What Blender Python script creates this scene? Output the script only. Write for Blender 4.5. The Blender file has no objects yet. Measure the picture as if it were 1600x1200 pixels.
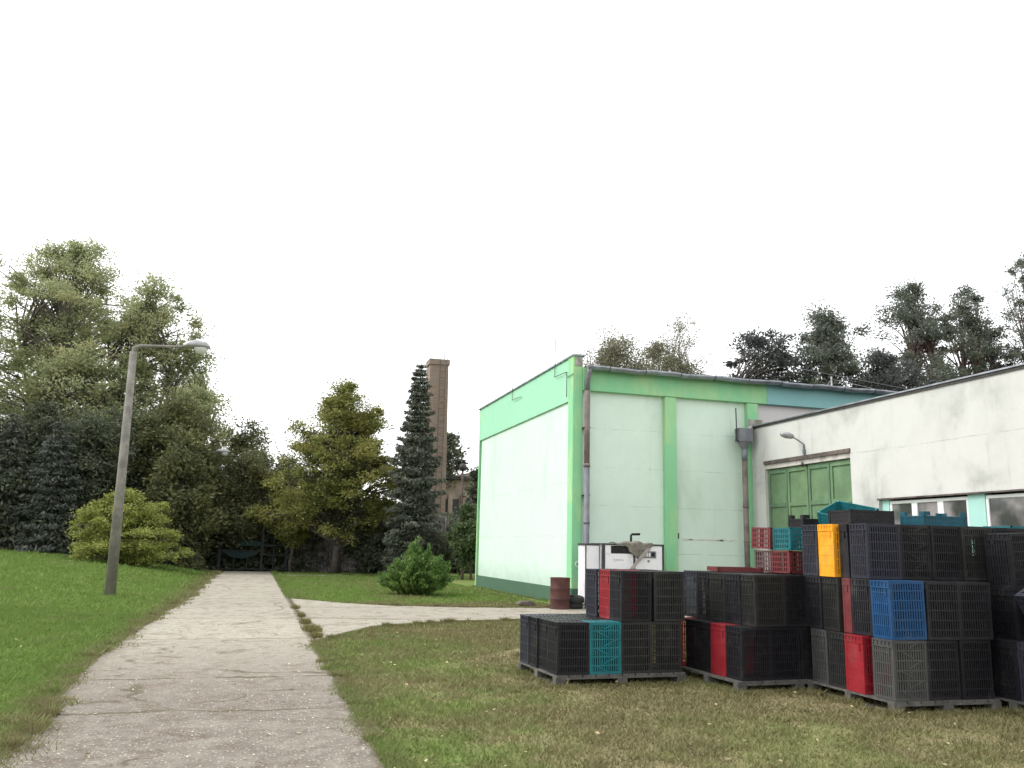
import bpy, math, random
import numpy as np
from mathutils import Vector, Matrix
rad = math.radians
SC = bpy.context.scene
COL = SC.collection

# ------------------------------------------------------------------ camera
cam_d = bpy.data.cameras.new('camera'); cam = bpy.data.objects.new('camera', cam_d); COL.objects.link(cam)
_r = Vector((0.95906065, -0.28230061, 0.02256182)); _u = Vector((-0.07361216, -0.17156668, 0.98241851))
_w = Vector((0.27346648, 0.94385976, 0.18532361))
cam.matrix_world = Matrix(((_r.x, _u.x, -_w.x, 0), (_r.y, _u.y, -_w.y, 0), (_r.z, _u.z, -_w.z, 1.55), (0, 0, 0, 1)))
cam_d.sensor_width = 36; cam_d.lens = 1350 / 1600 * 36; cam_d.clip_start = .05; cam_d.clip_end = 2000
SC.camera = cam

# ------------------------------------------------------------------ overcast sky, weak broad sun
SUN_AZ = rad(-72); SUN_EL = rad(46)
W = bpy.data.worlds.new('World'); SC.world = W; W.use_nodes = True
nt = W.node_tree; bgn = nt.nodes['Background']
sky = nt.nodes.new('ShaderNodeTexSky'); sky.sky_type = 'NISHITA'; sky.sun_disc = False
sky.sun_elevation = SUN_EL; sky.sun_rotation = SUN_AZ; sky.dust_density = 4.0; sky.air_density = 1.0; sky.ozone_density = 1.0
hsv = nt.nodes.new('ShaderNodeHueSaturation'); hsv.inputs['Saturation'].default_value = .12
nt.links.new(sky.outputs[0], hsv.inputs['Color'])
ov = nt.nodes.new('ShaderNodeMix'); ov.data_type = 'RGBA'; ov.inputs['Factor'].default_value = .62   # even cloud layer over the clear sky
ov.inputs['B'].default_value = (6.2, 6.3, 6.4, 1); nt.links.new(hsv.outputs[0], ov.inputs['A']); nt.links.new(ov.outputs['Result'], bgn.inputs['Color'])
bgn.inputs['Strength'].default_value = .15
sl = bpy.data.lights.new('sun', 'SUN'); so = bpy.data.objects.new('sun', sl); COL.objects.link(so)
sl.energy = .55; sl.angle = rad(14); sl.color = (1, .96, .9)
sd = Vector((math.sin(SUN_AZ) * math.cos(SUN_EL), math.cos(SUN_AZ) * math.cos(SUN_EL), math.sin(SUN_EL)))
so.rotation_euler = sd.to_track_quat('Z', 'Y').to_euler()
SC.view_settings.view_transform = 'Standard'; SC.view_settings.look = 'None'
SC.view_settings.exposure = 1.18; SC.view_settings.gamma = 1
SC.render.engine = 'CYCLES'
SC.cycles.max_bounces = 6; SC.cycles.transparent_max_bounces = 6

# ------------------------------------------------------------------ helpers
def tag(o, label=None, cat=None, group=None, kind=None):
    if label: o['label'] = label
    if cat: o['category'] = cat
    if group: o['group'] = group
    if kind: o['kind'] = kind
    return o

def empty(name, loc=(0, 0, 0), rz=0, label=None, cat=None, group=None):
    o = bpy.data.objects.new(name, None); COL.objects.link(o)
    o.location = loc; o.rotation_euler = (0, 0, rz)
    return tag(o, label, cat, group)

def link(name, me, mat, parent=None):
    o = bpy.data.objects.new(name, me); COL.objects.link(o)
    if mat and not me.materials:
        for m in (mat if isinstance(mat, (list, tuple)) else [mat]): me.materials.append(m)
    if parent: o.parent = parent
    return o

class MB:
    def __init__(s): s.v = []; s.f = []; s.mi = []; s.cur = 0; s.sm = []
    def face(s, idx, smooth=False): s.f.append(idx); s.mi.append(s.cur); s.sm.append(smooth)
    def box(s, x0, x1, y0, y1, z0, z1, rot=None, piv=None):
        n = len(s.v)
        P = [Vector((x, y, z)) for z in (z0, z1) for x, y in ((x0, y0), (x1, y0), (x1, y1), (x0, y1))]
        if rot is not None:
            c = Vector(piv) if piv is not None else Vector(((x0 + x1) / 2, (y0 + y1) / 2, (z0 + z1) / 2))
            P = [rot @ (p - c) + c for p in P]
        s.v += [tuple(p) for p in P]
        for q in ((3, 2, 1, 0), (4, 5, 6, 7), (0, 1, 5, 4), (1, 2, 6, 5), (2, 3, 7, 6), (3, 0, 4, 7)):
            s.face(tuple(n + i for i in q))
        return s
    def tube(s, pts, rr, n=8, cap=True):
        pts = [Vector(p) for p in pts]
        if not hasattr(rr, '__len__'): rr = [rr] * len(pts)
        b = len(s.v); ref = None
        for i, p in enumerate(pts):
            d = (pts[min(i + 1, len(pts) - 1)] - pts[max(i - 1, 0)]).normalized()
            if ref is None: ref = Vector((1, 0, 0)) if abs(d.x) < .8 else Vector((0, 1, 0))
            a = d.cross(ref).normalized(); c = a.cross(d).normalized(); ref = c
            for k in range(n):
                t = 2 * math.pi * k / n
                s.v.append(tuple(p + (a * math.cos(t) + c * math.sin(t)) * rr[i]))
        for i in range(len(pts) - 1):
            for k in range(n):
                k2 = (k + 1) % n
                s.face((b + i * n + k, b + i * n + k2, b + (i + 1) * n + k2, b + (i + 1) * n + k), True)
        if cap:
            s.face(tuple(b + k for k in range(n))[::-1]); s.face(tuple(b + (len(pts) - 1) * n + k for k in range(n)))
        return s
    def lathe(s, prof, c=(0, 0, 0), n=24):
        b = len(s.v)
        for r, z in prof:
            for k in range(n):
                t = 2 * math.pi * k / n
                s.v.append((c[0] + r * math.cos(t), c[1] + r * math.sin(t), c[2] + z))
        for i in range(len(prof) - 1):
            for k in range(n):
                k2 = (k + 1) % n
                s.face((b + i * n + k, b + i * n + k2, b + (i + 1) * n + k2, b + (i + 1) * n + k), True)
        return s
    def poly(s, pts):
        n = len(s.v); s.v += [tuple(p) for p in pts]; s.face(tuple(range(n, n + len(pts)))); return s
    def prism(s, pts2, axis, a, b):
        """extrude a 2-D outline along an axis ('x','y','z') from a to b"""
        def P(u, v, w): return {'x': (w, u, v), 'y': (u, w, v), 'z': (u, v, w)}[axis]
        n = len(s.v); m = len(pts2)
        s.v += [P(u, v, a) for u, v in pts2] + [P(u, v, b) for u, v in pts2]
        s.face(tuple(range(n, n + m))[::-1]); s.face(tuple(range(n + m, n + 2 * m)))
        for i in range(m):
            j = (i + 1) % m; s.face((n + i, n + j, n + m + j, n + m + i))
        return s
    def mesh(s, name):
        me = bpy.data.meshes.new(name); me.from_pydata(s.v, [], s.f)
        me.polygons.foreach_set('material_index', s.mi); me.polygons.foreach_set('use_smooth', s.sm)
        me.update(); return me
    def build(s, name, mat, parent=None, bevel=0):
        o = link(name, s.mesh(name), mat, parent)
        if bevel:
            m = o.modifiers.new('b', 'BEVEL'); m.width = bevel; m.segments = 1; m.limit_method = 'ANGLE'
        return o

# ------------------------------------------------------------------ materials
def newmat(name):
    m = bpy.data.materials.new(name); m.use_nodes = True
    return m, m.node_tree, m.node_tree.nodes['Principled BSDF']

def N(nt, t, **kw):
    n = nt.nodes.new(t)
    for k, v in kw.items():
        if k.startswith('i_'):
            key = k[2:]; key = int(key) if key.isdigit() else key
            n.inputs[key].default_value = v
        else: setattr(n, k, v)
    return n

def mixc(nt, fac, a, b, mode='MIX'):
    n = nt.nodes.new('ShaderNodeMix'); n.data_type = 'RGBA'; n.blend_type = mode
    for sock, v in ((n.inputs['Factor'], fac), (n.inputs['A'], a), (n.inputs['B'], b)):
        if hasattr(v, 'is_output') or isinstance(v, bpy.types.NodeSocket): nt.links.new(v, sock)
        else: sock.default_value = v if not isinstance(v, tuple) else (v + (1,) if len(v) == 3 else v)
    return n.outputs['Result']

def noise(nt, scale, detail=4, rough=.55, vec=None, dist=0):
    n = N(nt, 'ShaderNodeTexNoise', i_Scale=scale, i_Detail=detail, i_Roughness=rough, i_Distortion=dist)
    if vec is not None: nt.links.new(vec, n.inputs['Vector'])
    return n.outputs['Fac']

def ramp(nt, fac, a, b, ca=0., cb=1.):
    n = N(nt, 'ShaderNodeMapRange'); n.interpolation_type = 'SMOOTHSTEP'
    n.inputs['From Min'].default_value = a; n.inputs['From Max'].default_value = b
    n.inputs['To Min'].default_value = ca; n.inputs['To Max'].default_value = cb
    nt.links.new(fac, n.inputs['Value']); return n.outputs['Result']

def math_(nt, op, a, b=None, c=None):
    n = N(nt, 'ShaderNodeMath'); n.operation = op
    for i, v in enumerate((a, b, c)):
        if v is None: continue
        if isinstance(v, bpy.types.NodeSocket): nt.links.new(v, n.inputs[i])
        else: n.inputs[i].default_value = v
    return n.outputs[0]

def pos(nt, scale=None, loc=None):
    g = N(nt, 'ShaderNodeNewGeometry').outputs['Position']
    if scale is None: return g
    m = N(nt, 'ShaderNodeMapping'); m.inputs['Scale'].default_value = scale
    nt.links.new(g, m.inputs['Vector']); return m.outputs['Vector']

def bump(nt, bsdf, h, strength=.3, dist=.02):
    b = N(nt, 'ShaderNodeBump', i_Strength=strength, i_Distance=dist)
    nt.links.new(h, b.inputs['Height']); nt.links.new(b.outputs[0], bsdf.inputs['Normal'])

def simple(name, c, rough=.6, var=.25, scale=6, metal=0, dirt=None, dirt_amt=.4, spec=.4):
    m, nt, b = newmat(name)
    p = pos(nt)
    f = noise(nt, scale, 5, .6, p)
    dark = tuple(x * (1 - var) for x in c); lite = tuple(min(1, x * (1 + var)) for x in c)
    col = mixc(nt, ramp(nt, f, .3, .7), dark, lite)
    if dirt:
        f2 = noise(nt, scale * .35, 6, .7, p)
        col = mixc(nt, ramp(nt, f2, .5, .72, 0, dirt_amt), col, dirt)
    nt.links.new(col, b.inputs['Base Color'])
    b.inputs['Roughness'].default_value = rough; b.inputs['Metallic'].default_value = metal
    b.inputs['Specular IOR Level'].default_value = spec
    bump(nt, b, noise(nt, scale * 8, 3, .6, p), .15, .004)
    return m

def stucco(name, c, stain, stain_amt=.35, stain_scale=(.5, .5, .18), seams=(), seam_axis='z', lo=.5, hi=.75, grime=0):
    m, nt, b = newmat(name)
    p = pos(nt)
    col = mixc(nt, ramp(nt, noise(nt, 2.2, 6, .65, p), .25, .75), tuple(x * .94 for x in c), c)
    f = noise(nt, 1.6, 7, .62, pos(nt, stain_scale), .3)
    col = mixc(nt, ramp(nt, f, lo, hi, 0, stain_amt), col, stain)
    st = noise(nt, 1, 5, .7, pos(nt, (7, 7, .35)))
    col = mixc(nt, ramp(nt, st, .56, .8, 0, stain_amt * .5), col, stain)
    sp = noise(nt, 14, 3, .7, p)
    col = mixc(nt, ramp(nt, sp, .66, .74, 0, .3), col, stain)
    if grime:
        z = N(nt, 'ShaderNodeSeparateXYZ'); nt.links.new(p, z.inputs[0])
        g = math_(nt, 'ADD', z.outputs['Z'], math_(nt, 'MULTIPLY', noise(nt, 1.3, 5, .7, p), -1.2))
        col = mixc(nt, ramp(nt, g, -.3, .55, grime, 0), col, tuple(x * .45 for x in stain))
    hgt = noise(nt, 60, 4, .7, p)
    if seams:
        s = N(nt, 'ShaderNodeSeparateXYZ'); nt.links.new(p, s.inputs[0])
        wob = math_(nt, 'MULTIPLY', math_(nt, 'SUBTRACT', noise(nt, .9, 4, .6, p), .5), .09)
        z = math_(nt, 'ADD', s.outputs['Z'], wob); tot = None
        for q in seams:
            d = math_(nt, 'ABSOLUTE', math_(nt, 'SUBTRACT', z, q))
            l = ramp(nt, d, .006, .022, 1, 0)
            tot = l if tot is None else math_(nt, 'MAXIMUM', tot, l)
        tot = math_(nt, 'MULTIPLY', tot, ramp(nt, noise(nt, 1.7, 4, .7, p), .38, .62))
        col = mixc(nt, math_(nt, 'MULTIPLY', tot, .3), col, tuple(x * .5 for x in stain))
    col = mixc(nt, ramp(nt, noise(nt, .35, 5, .7, p), .4, .68, 0, .16), col, tuple(x * .8 for x in c))
    nt.links.new(col, b.inputs['Base Color']); b.inputs['Roughness'].default_value = .9
    b.inputs['Specular IOR Level'].default_value = .15
    bump(nt, b, hgt, .25, .006)
    return m

def leafmat(name, c1, c2, c3=None, trans=.35, clump=.7):
    m, nt, b = newmat(name)
    g = N(nt, 'ShaderNodeNewGeometry')
    col = mixc(nt, g.outputs['Random Per Island'], c1, c2)
    if c3:
        col = mixc(nt, ramp(nt, noise(nt, clump, 2, .5, g.outputs['Position']), .45, .62, 0, .75), col, c3)
    nt.links.new(col, b.inputs['Base Color']); b.inputs['Roughness'].default_value = .6
    b.inputs['Specular IOR Level'].default_value = .25
    t = N(nt, 'ShaderNodeBsdfTranslucent'); nt.links.new(col, t.inputs['Color'])
    mx = N(nt, 'ShaderNodeMixShader'); mx.inputs[0].default_value = trans
    nt.links.new(b.outputs[0], mx.inputs[1]); nt.links.new(t.outputs[0], mx.inputs[2])
    nt.links.new(mx.outputs[0], nt.nodes['Material Output'].inputs['Surface'])
    return m

M = {}
M['wall_mint'] = stucco('wall_mint', (.64, .765, .665), (.38, .49, .39), .5, seams=(1.45, 2.76, 3.85, 4.95), grime=.5)
M['wall_left'] = stucco('wall_left', (.60, .735, .645), (.38, .54, .44), .4, seams=(1.9, 3.4), grime=.3)
M['band_green'] = stucco('band_green', (.33, .63, .44), (.36, .55, .38), .5, (.6, .6, .3))
M['pillar_green'] = stucco('pillar_green', (.25, .56, .31), (.42, .60, .30), .7, (1, 1, .35), lo=.42, hi=.66)
M['band_blue'] = stucco('band_blue', (.25, .47, .47), (.20, .40, .40), .5)
M['plinth'] = stucco('plinth', (.085, .20, .13), (.16, .20, .14), .6, grime=.5)
M['wall_annex'] = stucco('wall_annex', (.575, .575, .55), (.17, .175, .155), .62, (.45, .45, .40), seams=(4.02,), lo=.45, hi=.8, grime=.3)
M['wall_pink'] = stucco('wall_pink', (.62, .58, .58), (.45, .42, .42), .3)
M['concrete_edge'] = simple('concrete_edge', (.30, .29, .25), .9, .4, 5)
M['roof_felt'] = simple('roof_felt', (.05, .05, .048), .9, .3, 4)
M['zinc'] = simple('zinc', (.30, .32, .35), .42, .25, 3, .6, (.16, .15, .15), .5)
M['pipe_grey'] = simple('pipe_grey', (.17, .18, .20), .6, .2, 3, 0, (.12, .075, .06), .8)
M['pipe_brown'] = simple('pipe_brown', (.17, .135, .125), .7, .3, 3)
M['iron'] = simple('iron', (.05, .045, .045), .6, .3, 8)
M['door_green'] = simple('door_green', (.125, .21, .11), .6, .18, 2, 0, (.19, .27, .13), .6)
M['door_green2'] = simple('door_green2', (.10, .18, .105), .6, .18, 3)
M['frame_white'] = simple('frame_white', (.72, .76, .74), .5, .08, 3)
M['reveal_mint'] = stucco('reveal_mint', (.36, .60, .55), (.3, .5, .46), .3)
M['lintel'] = stucco('lintel', (.55, .52, .49), (.2, .17, .16), .9, (1.5, 1.5, 1))
M['rusty'] = simple('rusty', (.10, .08, .07), .85, .5, 5)

m, nt, b = newmat('glass'); b.inputs['Base Color'].default_value = (.10, .105, .095, 1)
b.inputs['Roughness'].default_value = .08; b.inputs['Specular IOR Level'].default_value = .9
cc = mixc(nt, ramp(nt, noise(nt, 1.1, 3, .5, pos(nt)), .4, .6), (.05, .055, .05), (.30, .28, .28)); nt.links.new(cc, b.inputs['Base Color'])
M['glass'] = m
m, nt, b = newmat('grimy_white')
c_ = mixc(nt, ramp(nt, noise(nt, 3, 5, .6, pos(nt)), .5, .8), (.74, .74, .76), (.5, .5, .5)); nt.links.new(c_, b.inputs['Base Color']); b.inputs['Roughness'].default_value = .4
M['cab_white'] = m
M['cloth'] = simple('cloth', (.17, .155, .13), .95, .3, 9)
M['plank'] = simple('plank', (.30, .27, .25), .9, .2, 8)
M['drum_red'] = simple('drum_red', (.075, .028, .024), .8, .3, 4, 0, (.05, .025, .02), .7)
M['rubber'] = simple('rubber', (.018, .018, .018), .85, .3, 10)
M['pallet'] = simple('pallet', (.095, .09, .08), .95, .35, 9, 0, (.045, .04, .037), .7)
M['pole'] = simple('pole', (.20, .185, .165), .9, .25, 5, 0, (.11, .105, .09), .5)
M['lamp_alu'] = simple('lamp_alu', (.36, .36, .37), .5, .15, 4, .3)
M['lamp_glass'] = simple('lamp_glass', (.55, .55, .52), .25, .1, 4)
M['gate_teal'] = simple('gate_teal', (.014, .019, .022), .7, .3, 5)
M['gate_cloth'] = simple('gate_cloth', (.013, .030, .030), .9, .2, 6)
M['bark'] = simple('bark', (.095, .08, .072), .95, .35, 6)
M['bark_pale'] = simple('bark_pale', (.17, .15, .13), .95, .35, 6)
M['bark_red'] = simple('bark_red', (.13, .085, .075), .95, .35, 6)
M['fence_dark'] = simple('fence_dark', (.20, .18, .18), .85, .7, 3.5, 0, (.45, .42, .38), .6)
M['old_plaster'] = simple('old_plaster', (.33, .27, .22), .95, .2, 1.2, 0, (.2, .17, .15), .6)
M['old_dark'] = simple('old_dark', (.08, .08, .085), .9, .3, 1)
# brick
m, nt, b = newmat('brick')
bt = N(nt, 'ShaderNodeTexBrick'); bt.inputs['Scale'].default_value = 1; bt.inputs['Brick Width'].default_value = .27; bt.inputs['Row Height'].default_value = .085
bt.inputs['Mortar Size'].default_value = .008
bt.inputs['Color1'].default_value = (.27, .185, .135, 1); bt.inputs['Color2'].default_value = (.19, .13, .10, 1); bt.inputs['Mortar'].default_value = (.24, .215, .185, 1)
sp = N(nt, 'ShaderNodeSeparateXYZ'); nt.links.new(pos(nt), sp.inputs[0]); cb = N(nt, 'ShaderNodeCombineXYZ')
nt.links.new(math_(nt, 'ADD', sp.outputs['X'], sp.outputs['Y']), cb.inputs['X']); nt.links.new(sp.outputs['Z'], cb.inputs['Y'])
nt.links.new(cb.outputs[0], bt.inputs['Vector'])
c_ = mixc(nt, ramp(nt, noise(nt, .7, 5, .6, pos(nt)), .4, .7, 0, .6), bt.outputs['Color'], (.24, .21, .18)); nt.links.new(c_, b.inputs['Base Color']); b.inputs['Roughness'].default_value = .95
M['brick'] = m

def plastic(name, c, var=.18, rough=.5):
    m, nt, b = newmat(name)
    oi = N(nt, 'ShaderNodeObjectInfo')
    f = noise(nt, 5, 5, .65, pos(nt))
    col = mixc(nt, ramp(nt, f, .3, .7), tuple(x * (1 - var) for x in c), tuple(min(1, x * (1 + var)) for x in c))
    col = mixc(nt, math_(nt, 'MULTIPLY', oi.outputs['Random'], .5), col, tuple(x * .55 for x in c))
    dust = ramp(nt, noise(nt, 2.3, 6, .7, pos(nt)), .5, .8, 0, .22)
    col = mixc(nt, dust, col, (.17, .165, .15))
    nt.links.new(col, b.inputs['Base Color']); b.inputs['Roughness'].default_value = rough; b.inputs['Specular IOR Level'].default_value = .3
    return m
M['c_black'] = plastic('plastic_black', (.0125, .012, .015))
M['c_slate'] = plastic('plastic_slate', (.026, .027, .040))
M['c_olive'] = plastic('plastic_olive', (.023, .023, .0215))
M['c_grey'] = plastic('plastic_grey', (.062, .062, .060))
M['c_teal'] = plastic('plastic_teal', (.014, .145, .165))
M['c_petrol'] = plastic('plastic_petrol', (.012, .075, .105))
M['c_red'] = plastic('plastic_red', (.26, .016, .024))
M['c_dred'] = plastic('plastic_dark_red', (.15, .032, .034))
M['c_brown'] = plastic('plastic_brown', (.13, .075, .075))
M['c_orange'] = plastic('plastic_orange', (.90, .36, .015))
M['c_blue'] = plastic('plastic_blue', (.011, .062, .165))

# ------------------------------------------------------------------ setting: terrain, path
LE = lambda y: np.interp(y, [3, 7, 8.8, 9.6, 11.6, 13, 16, 20, 24, 48], [-1.66, -1.62, -1.60, -1.78, -1.9, -1.88, -1.86, -1.78, -1.66, -1.62])
RE = 1.05
BU = ([1.05, 2.43, 3.43, 4.9, 6.2, 7.2, 8.3, 8.6], [25.4, 23.5, 22.6, 22.2, 22.0, 21.95, 21.95, 22.6])      # far edge of the side branch
BL = ([1.05, 1.5, 2.2, 3.0, 4.0, 5.8, 8, 15], [14.4, 15.3, 16.7, 17.3, 17.8, 18.3, 18.6, 18.6])   # near edge
def hz(x, y):
    d = np.maximum(-1.9 - np.asarray(x, float), 0)
    t = np.clip((np.asarray(y, float) - 8) / 30, 0, 1); s = t * t * (3 - 2 * t)
    return 1.1 * (1 - np.exp(-d / 6.0)) * s
def on_road(x, y, m=0.):
    r = (x > LE(y) + m) & (x < RE - m) & (y < 47.2)
    r |= (x >= RE - m) & (y < np.interp(x, *BU) - m) & (y > np.interp(x, *BL) + m) & (x < 14.1)
    r |= (x > 8.6) & (y > 18.6) & (y < 22.8) & (x < 14.1)
    return r

def groundcolor(nt):
    """turf colour by world position, shared by soil and blades"""
    p = pos(nt); s = N(nt, 'ShaderNodeSeparateXYZ'); nt.links.new(p, s.inputs[0]); X, Y = s.outputs['X'], s.outputs['Y']
    n1 = noise(nt, .55, 5, .6, p); n2 = noise(nt, 2.6, 5, .65, p); n3 = noise(nt, 9, 3, .6, p)
    right = ramp(nt, X, .2, .6)
    nearedge = ramp(nt, X, 1.6, 3.6, 1, 0)
    yfar = ramp(nt, Y, 22.3, 24.5)
    dry_r = math_(nt, 'MULTIPLY', math_(nt, 'SUBTRACT', 1.0, math_(nt, 'MULTIPLY', nearedge, .45)), math_(nt, 'SUBTRACT', 1.0, math_(nt, 'MULTIPLY', yfar, .8)))
    patch = math_(nt, 'ADD', math_(nt, 'MULTIPLY', n1, .65), math_(nt, 'MULTIPLY', n2, .35))
    dryR = math_(nt, 'MULTIPLY', math_(nt, 'ADD', dry_r, ramp(nt, patch, .38, .62, -.45, .35)), right)
    edge = ramp(nt, math_(nt, 'ADD', X, math_(nt, 'MULTIPLY', n2, 1.1)), -1.75, -1.0)
    dryL = math_(nt, 'MULTIPLY', math_(nt, 'MULTIPLY', edge, math_(nt, 'SUBTRACT', 1.0, right)), ramp(nt, n2, .3, .6, .35, 1))
    dryL = math_(nt, 'MAXIMUM', dryL, math_(nt, 'MULTIPLY', math_(nt, 'SUBTRACT', 1.0, right), ramp(nt, patch, .55, .68, 0, .6)))
    dry = math_(nt, 'MAXIMUM', dryR, dryL)
    dry = math_(nt, 'MINIMUM', math_(nt, 'MAXIMUM', dry, 0.0), 1.0)
    green = mixc(nt, n3, (.105, .185, .030), (.165, .26, .052))
    brown = mixc(nt, n3, (.20, .17, .09), (.30, .255, .15))
    return mixc(nt, dry, green, brown), n3, dry

m, nt, b = newmat('turf_soil'); gc, n3, dry = groundcolor(nt)
c_ = mixc(nt, .3, gc, (.13, .11, .065)); nt.links.new(c_, b.inputs['Base Color']); b.inputs['Roughness'].default_value = 1; b.inputs['Specular IOR Level'].default_value = .05
bump(nt, b, noise(nt, 22, 5, .7, pos(nt)), .6, .03); M['soil'] = m
m, nt, b = newmat('grass_blades'); gc, n3, dry = groundcolor(nt)
g = N(nt, 'ShaderNodeNewGeometry'); c_ = mixc(nt, g.outputs['Random Per Island'], gc, (.17, .235, .07))
c_ = mixc(nt, math_(nt, 'MULTIPLY', dry, .75), c_, mixc(nt, g.outputs['Random Per Island'], (.13, .12, .05), (.24, .20, .11)))
nt.links.new(c_, b.inputs['Base Color']); b.inputs['Roughness'].default_value = .7; b.inputs['Specular IOR Level'].default_value = .15
t = N(nt, 'ShaderNodeBsdfTranslucent'); nt.links.new(c_, t.inputs['Color']); mx = N(nt, 'ShaderNodeMixShader'); mx.inputs[0].default_value = .3
nt.links.new(b.outputs[0], mx.inputs[1]); nt.links.new(t.outputs[0], mx.inputs[2]); nt.links.new(mx.outputs[0], nt.nodes['Material Output'].inputs['Surface'])
M['grass'] = m

m, nt, b = newmat('path_concrete'); p = pos(nt); s = N(nt, 'ShaderNodeSeparateXYZ'); nt.links.new(p, s.inputs[0]); X, Y = s.outputs['X'], s.outputs['Y']
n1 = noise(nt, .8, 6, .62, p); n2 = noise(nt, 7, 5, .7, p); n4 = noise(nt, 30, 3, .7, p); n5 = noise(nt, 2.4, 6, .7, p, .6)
base = mixc(nt, ramp(nt, n2, .3, .7), (.30, .275, .225), (.40, .37, .31))
wn = N(nt, 'ShaderNodeTexWhiteNoise'); wn.noise_dimensions = '1D'
wob = math_(nt, 'MULTIPLY', math_(nt, 'SUBTRACT', noise(nt, .9, 5, .7, p), .5), .5)
yw = math_(nt, 'ADD', Y, wob)
JO = (5.6, 8.73, 10.75, 14.9, 18.7, 22.0, 25.0, 28.2, 31.6, 35.1, 39.0, 43.0)
idx = None
for q in JO:
    g_ = math_(nt, 'GREATER_THAN', yw, q); idx = g_ if idx is None else math_(nt, 'ADD', idx, g_)
nt.links.new(math_(nt, 'ADD', idx, math_(nt, 'MULTIPLY', math_(nt, 'GREATER_THAN', X, 1.05), 20.0)), wn.inputs['W'])
base = mixc(nt, math_(nt, 'MULTIPLY', wn.outputs['Value'], .28), base, (.22, .195, .165))
near_dark = math_(nt, 'MULTIPLY', ramp(nt, math_(nt, 'ADD', Y, math_(nt, 'MULTIPLY', n5, 7)), 11.5, 19, 1, 0), ramp(nt, n5, .3, .6, .62, 1))  # mask, noise-broken: near stretch gets darker, browner and shows more pebbles
base = mixc(nt, math_(nt, 'MULTIPLY', near_dark, .82), base, mixc(nt, n2, (.085, .070, .062), (.18, .152, .13)))
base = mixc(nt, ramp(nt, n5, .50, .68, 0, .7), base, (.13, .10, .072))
base = mixc(nt, ramp(nt, noise(nt, 4.5, 6, .75, p, .8), .56, .7, 0, .4), base, (.13, .115, .10))
for sc_, am in ((34., .55), (75., .45)):
    vor = N(nt, 'ShaderNodeTexVoronoi', i_Scale=sc_); nt.links.new(p, vor.inputs['Vector'])
    vs = N(nt, 'ShaderNodeSeparateColor'); nt.links.new(vor.outputs['Color'], vs.inputs[0])
    peb = math_(nt, 'MULTIPLY', ramp(nt, vs.outputs[0], .66, .8), ramp(nt, vor.outputs['Distance'], .2, .5, 1, 0))
    base = mixc(nt, math_(nt, 'MULTIPLY', peb, math_(nt, 'ADD', math_(nt, 'MULTIPLY', near_dark, am), .06)), base, (.52, .47, .40))
    pit = math_(nt, 'MULTIPLY', ramp(nt, vs.outputs[1], .7, .8), ramp(nt, vor.outputs['Distance'], .2, .5, 1, 0))
    base = mixc(nt, math_(nt, 'MULTIPLY', pit, .38), base, (.07, .06, .05))
tot = None
for q in JO:
    d_ = math_(nt, 'ABSOLUTE', math_(nt, 'SUBTRACT', yw, q))
    l = ramp(nt, math_(nt, 'SUBTRACT', d_, math_(nt, 'MULTIPLY', math_(nt, 'SUBTRACT', n2, .45), .10)), .004, .05, 1, 0)
    tot = l if tot is None else math_(nt, 'MAXIMUM', tot, l)
tot = math_(nt, 'MULTIPLY', tot, ramp(nt, noise(nt, 1.6, 4, .7, p), .34, .52))
dm = N(nt, 'ShaderNodeVectorMath'); dm.operation = 'MULTIPLY_ADD'; nz_ = N(nt, 'ShaderNodeTexNoise', i_Scale=1.8, i_Detail=5.0)
nt.links.new(p, nz_.inputs['Vector']); nt.links.new(nz_.outputs['Color'], dm.inputs[0]); dm.inputs[1].default_value = (.9, .9, 0); nt.links.new(p, dm.inputs[2])
vc = N(nt, 'ShaderNodeTexVoronoi', i_Scale=.33); vc.feature = 'DISTANCE_TO_EDGE'; nt.links.new(dm.outputs[0], vc.inputs['Vector'])
crk = math_(nt, 'MULTIPLY', ramp(nt, vc.outputs['Distance'], .002, .010, 1, 0), ramp(nt, noise(nt, .7, 3, .6, p), .46, .56))
tot = math_(nt, 'MAXIMUM', tot, math_(nt, 'MULTIPLY', crk, .8))
xw = math_(nt, 'ADD', X, math_(nt, 'MULTIPLY', wob, .3))
jx = ramp(nt, math_(nt, 'ABSOLUTE', math_(nt, 'SUBTRACT', xw, 1.05)), .02, .13, 1, 0); tot = math_(nt, 'MAXIMUM', tot, jx)
sl_ = ramp(nt, math_(nt, 'ABSOLUTE', math_(nt, 'SUBTRACT', math_(nt, 'ADD', yw, math_(nt, 'MULTIPLY', X, .33)), 19.4)), .01, .08, 1, 0)
tot = math_(nt, 'MAXIMUM', tot, math_(nt, 'MULTIPLY', sl_, ramp(nt, X, .9, 1.1)))
base = mixc(nt, math_(nt, 'MULTIPLY', tot, .8), base, mixc(nt, n5, (.06, .055, .03), (.11, .085, .05)))
eg = math_(nt, 'MULTIPLY', ramp(nt, math_(nt, 'ADD', X, math_(nt, 'MULTIPLY', n5, .9)), -1.55, -1.05, 1, 0), .6)
base = mixc(nt, eg, base, (.12, .10, .065))
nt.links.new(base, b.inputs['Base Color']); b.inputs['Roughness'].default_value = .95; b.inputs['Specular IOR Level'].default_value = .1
bump(nt, b, math_(nt, 'SUBTRACT', math_(nt, 'ADD', n4, math_(nt, 'MULTIPLY', n2, 1.2)), tot), .45, .025); M['path'] = m

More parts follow.
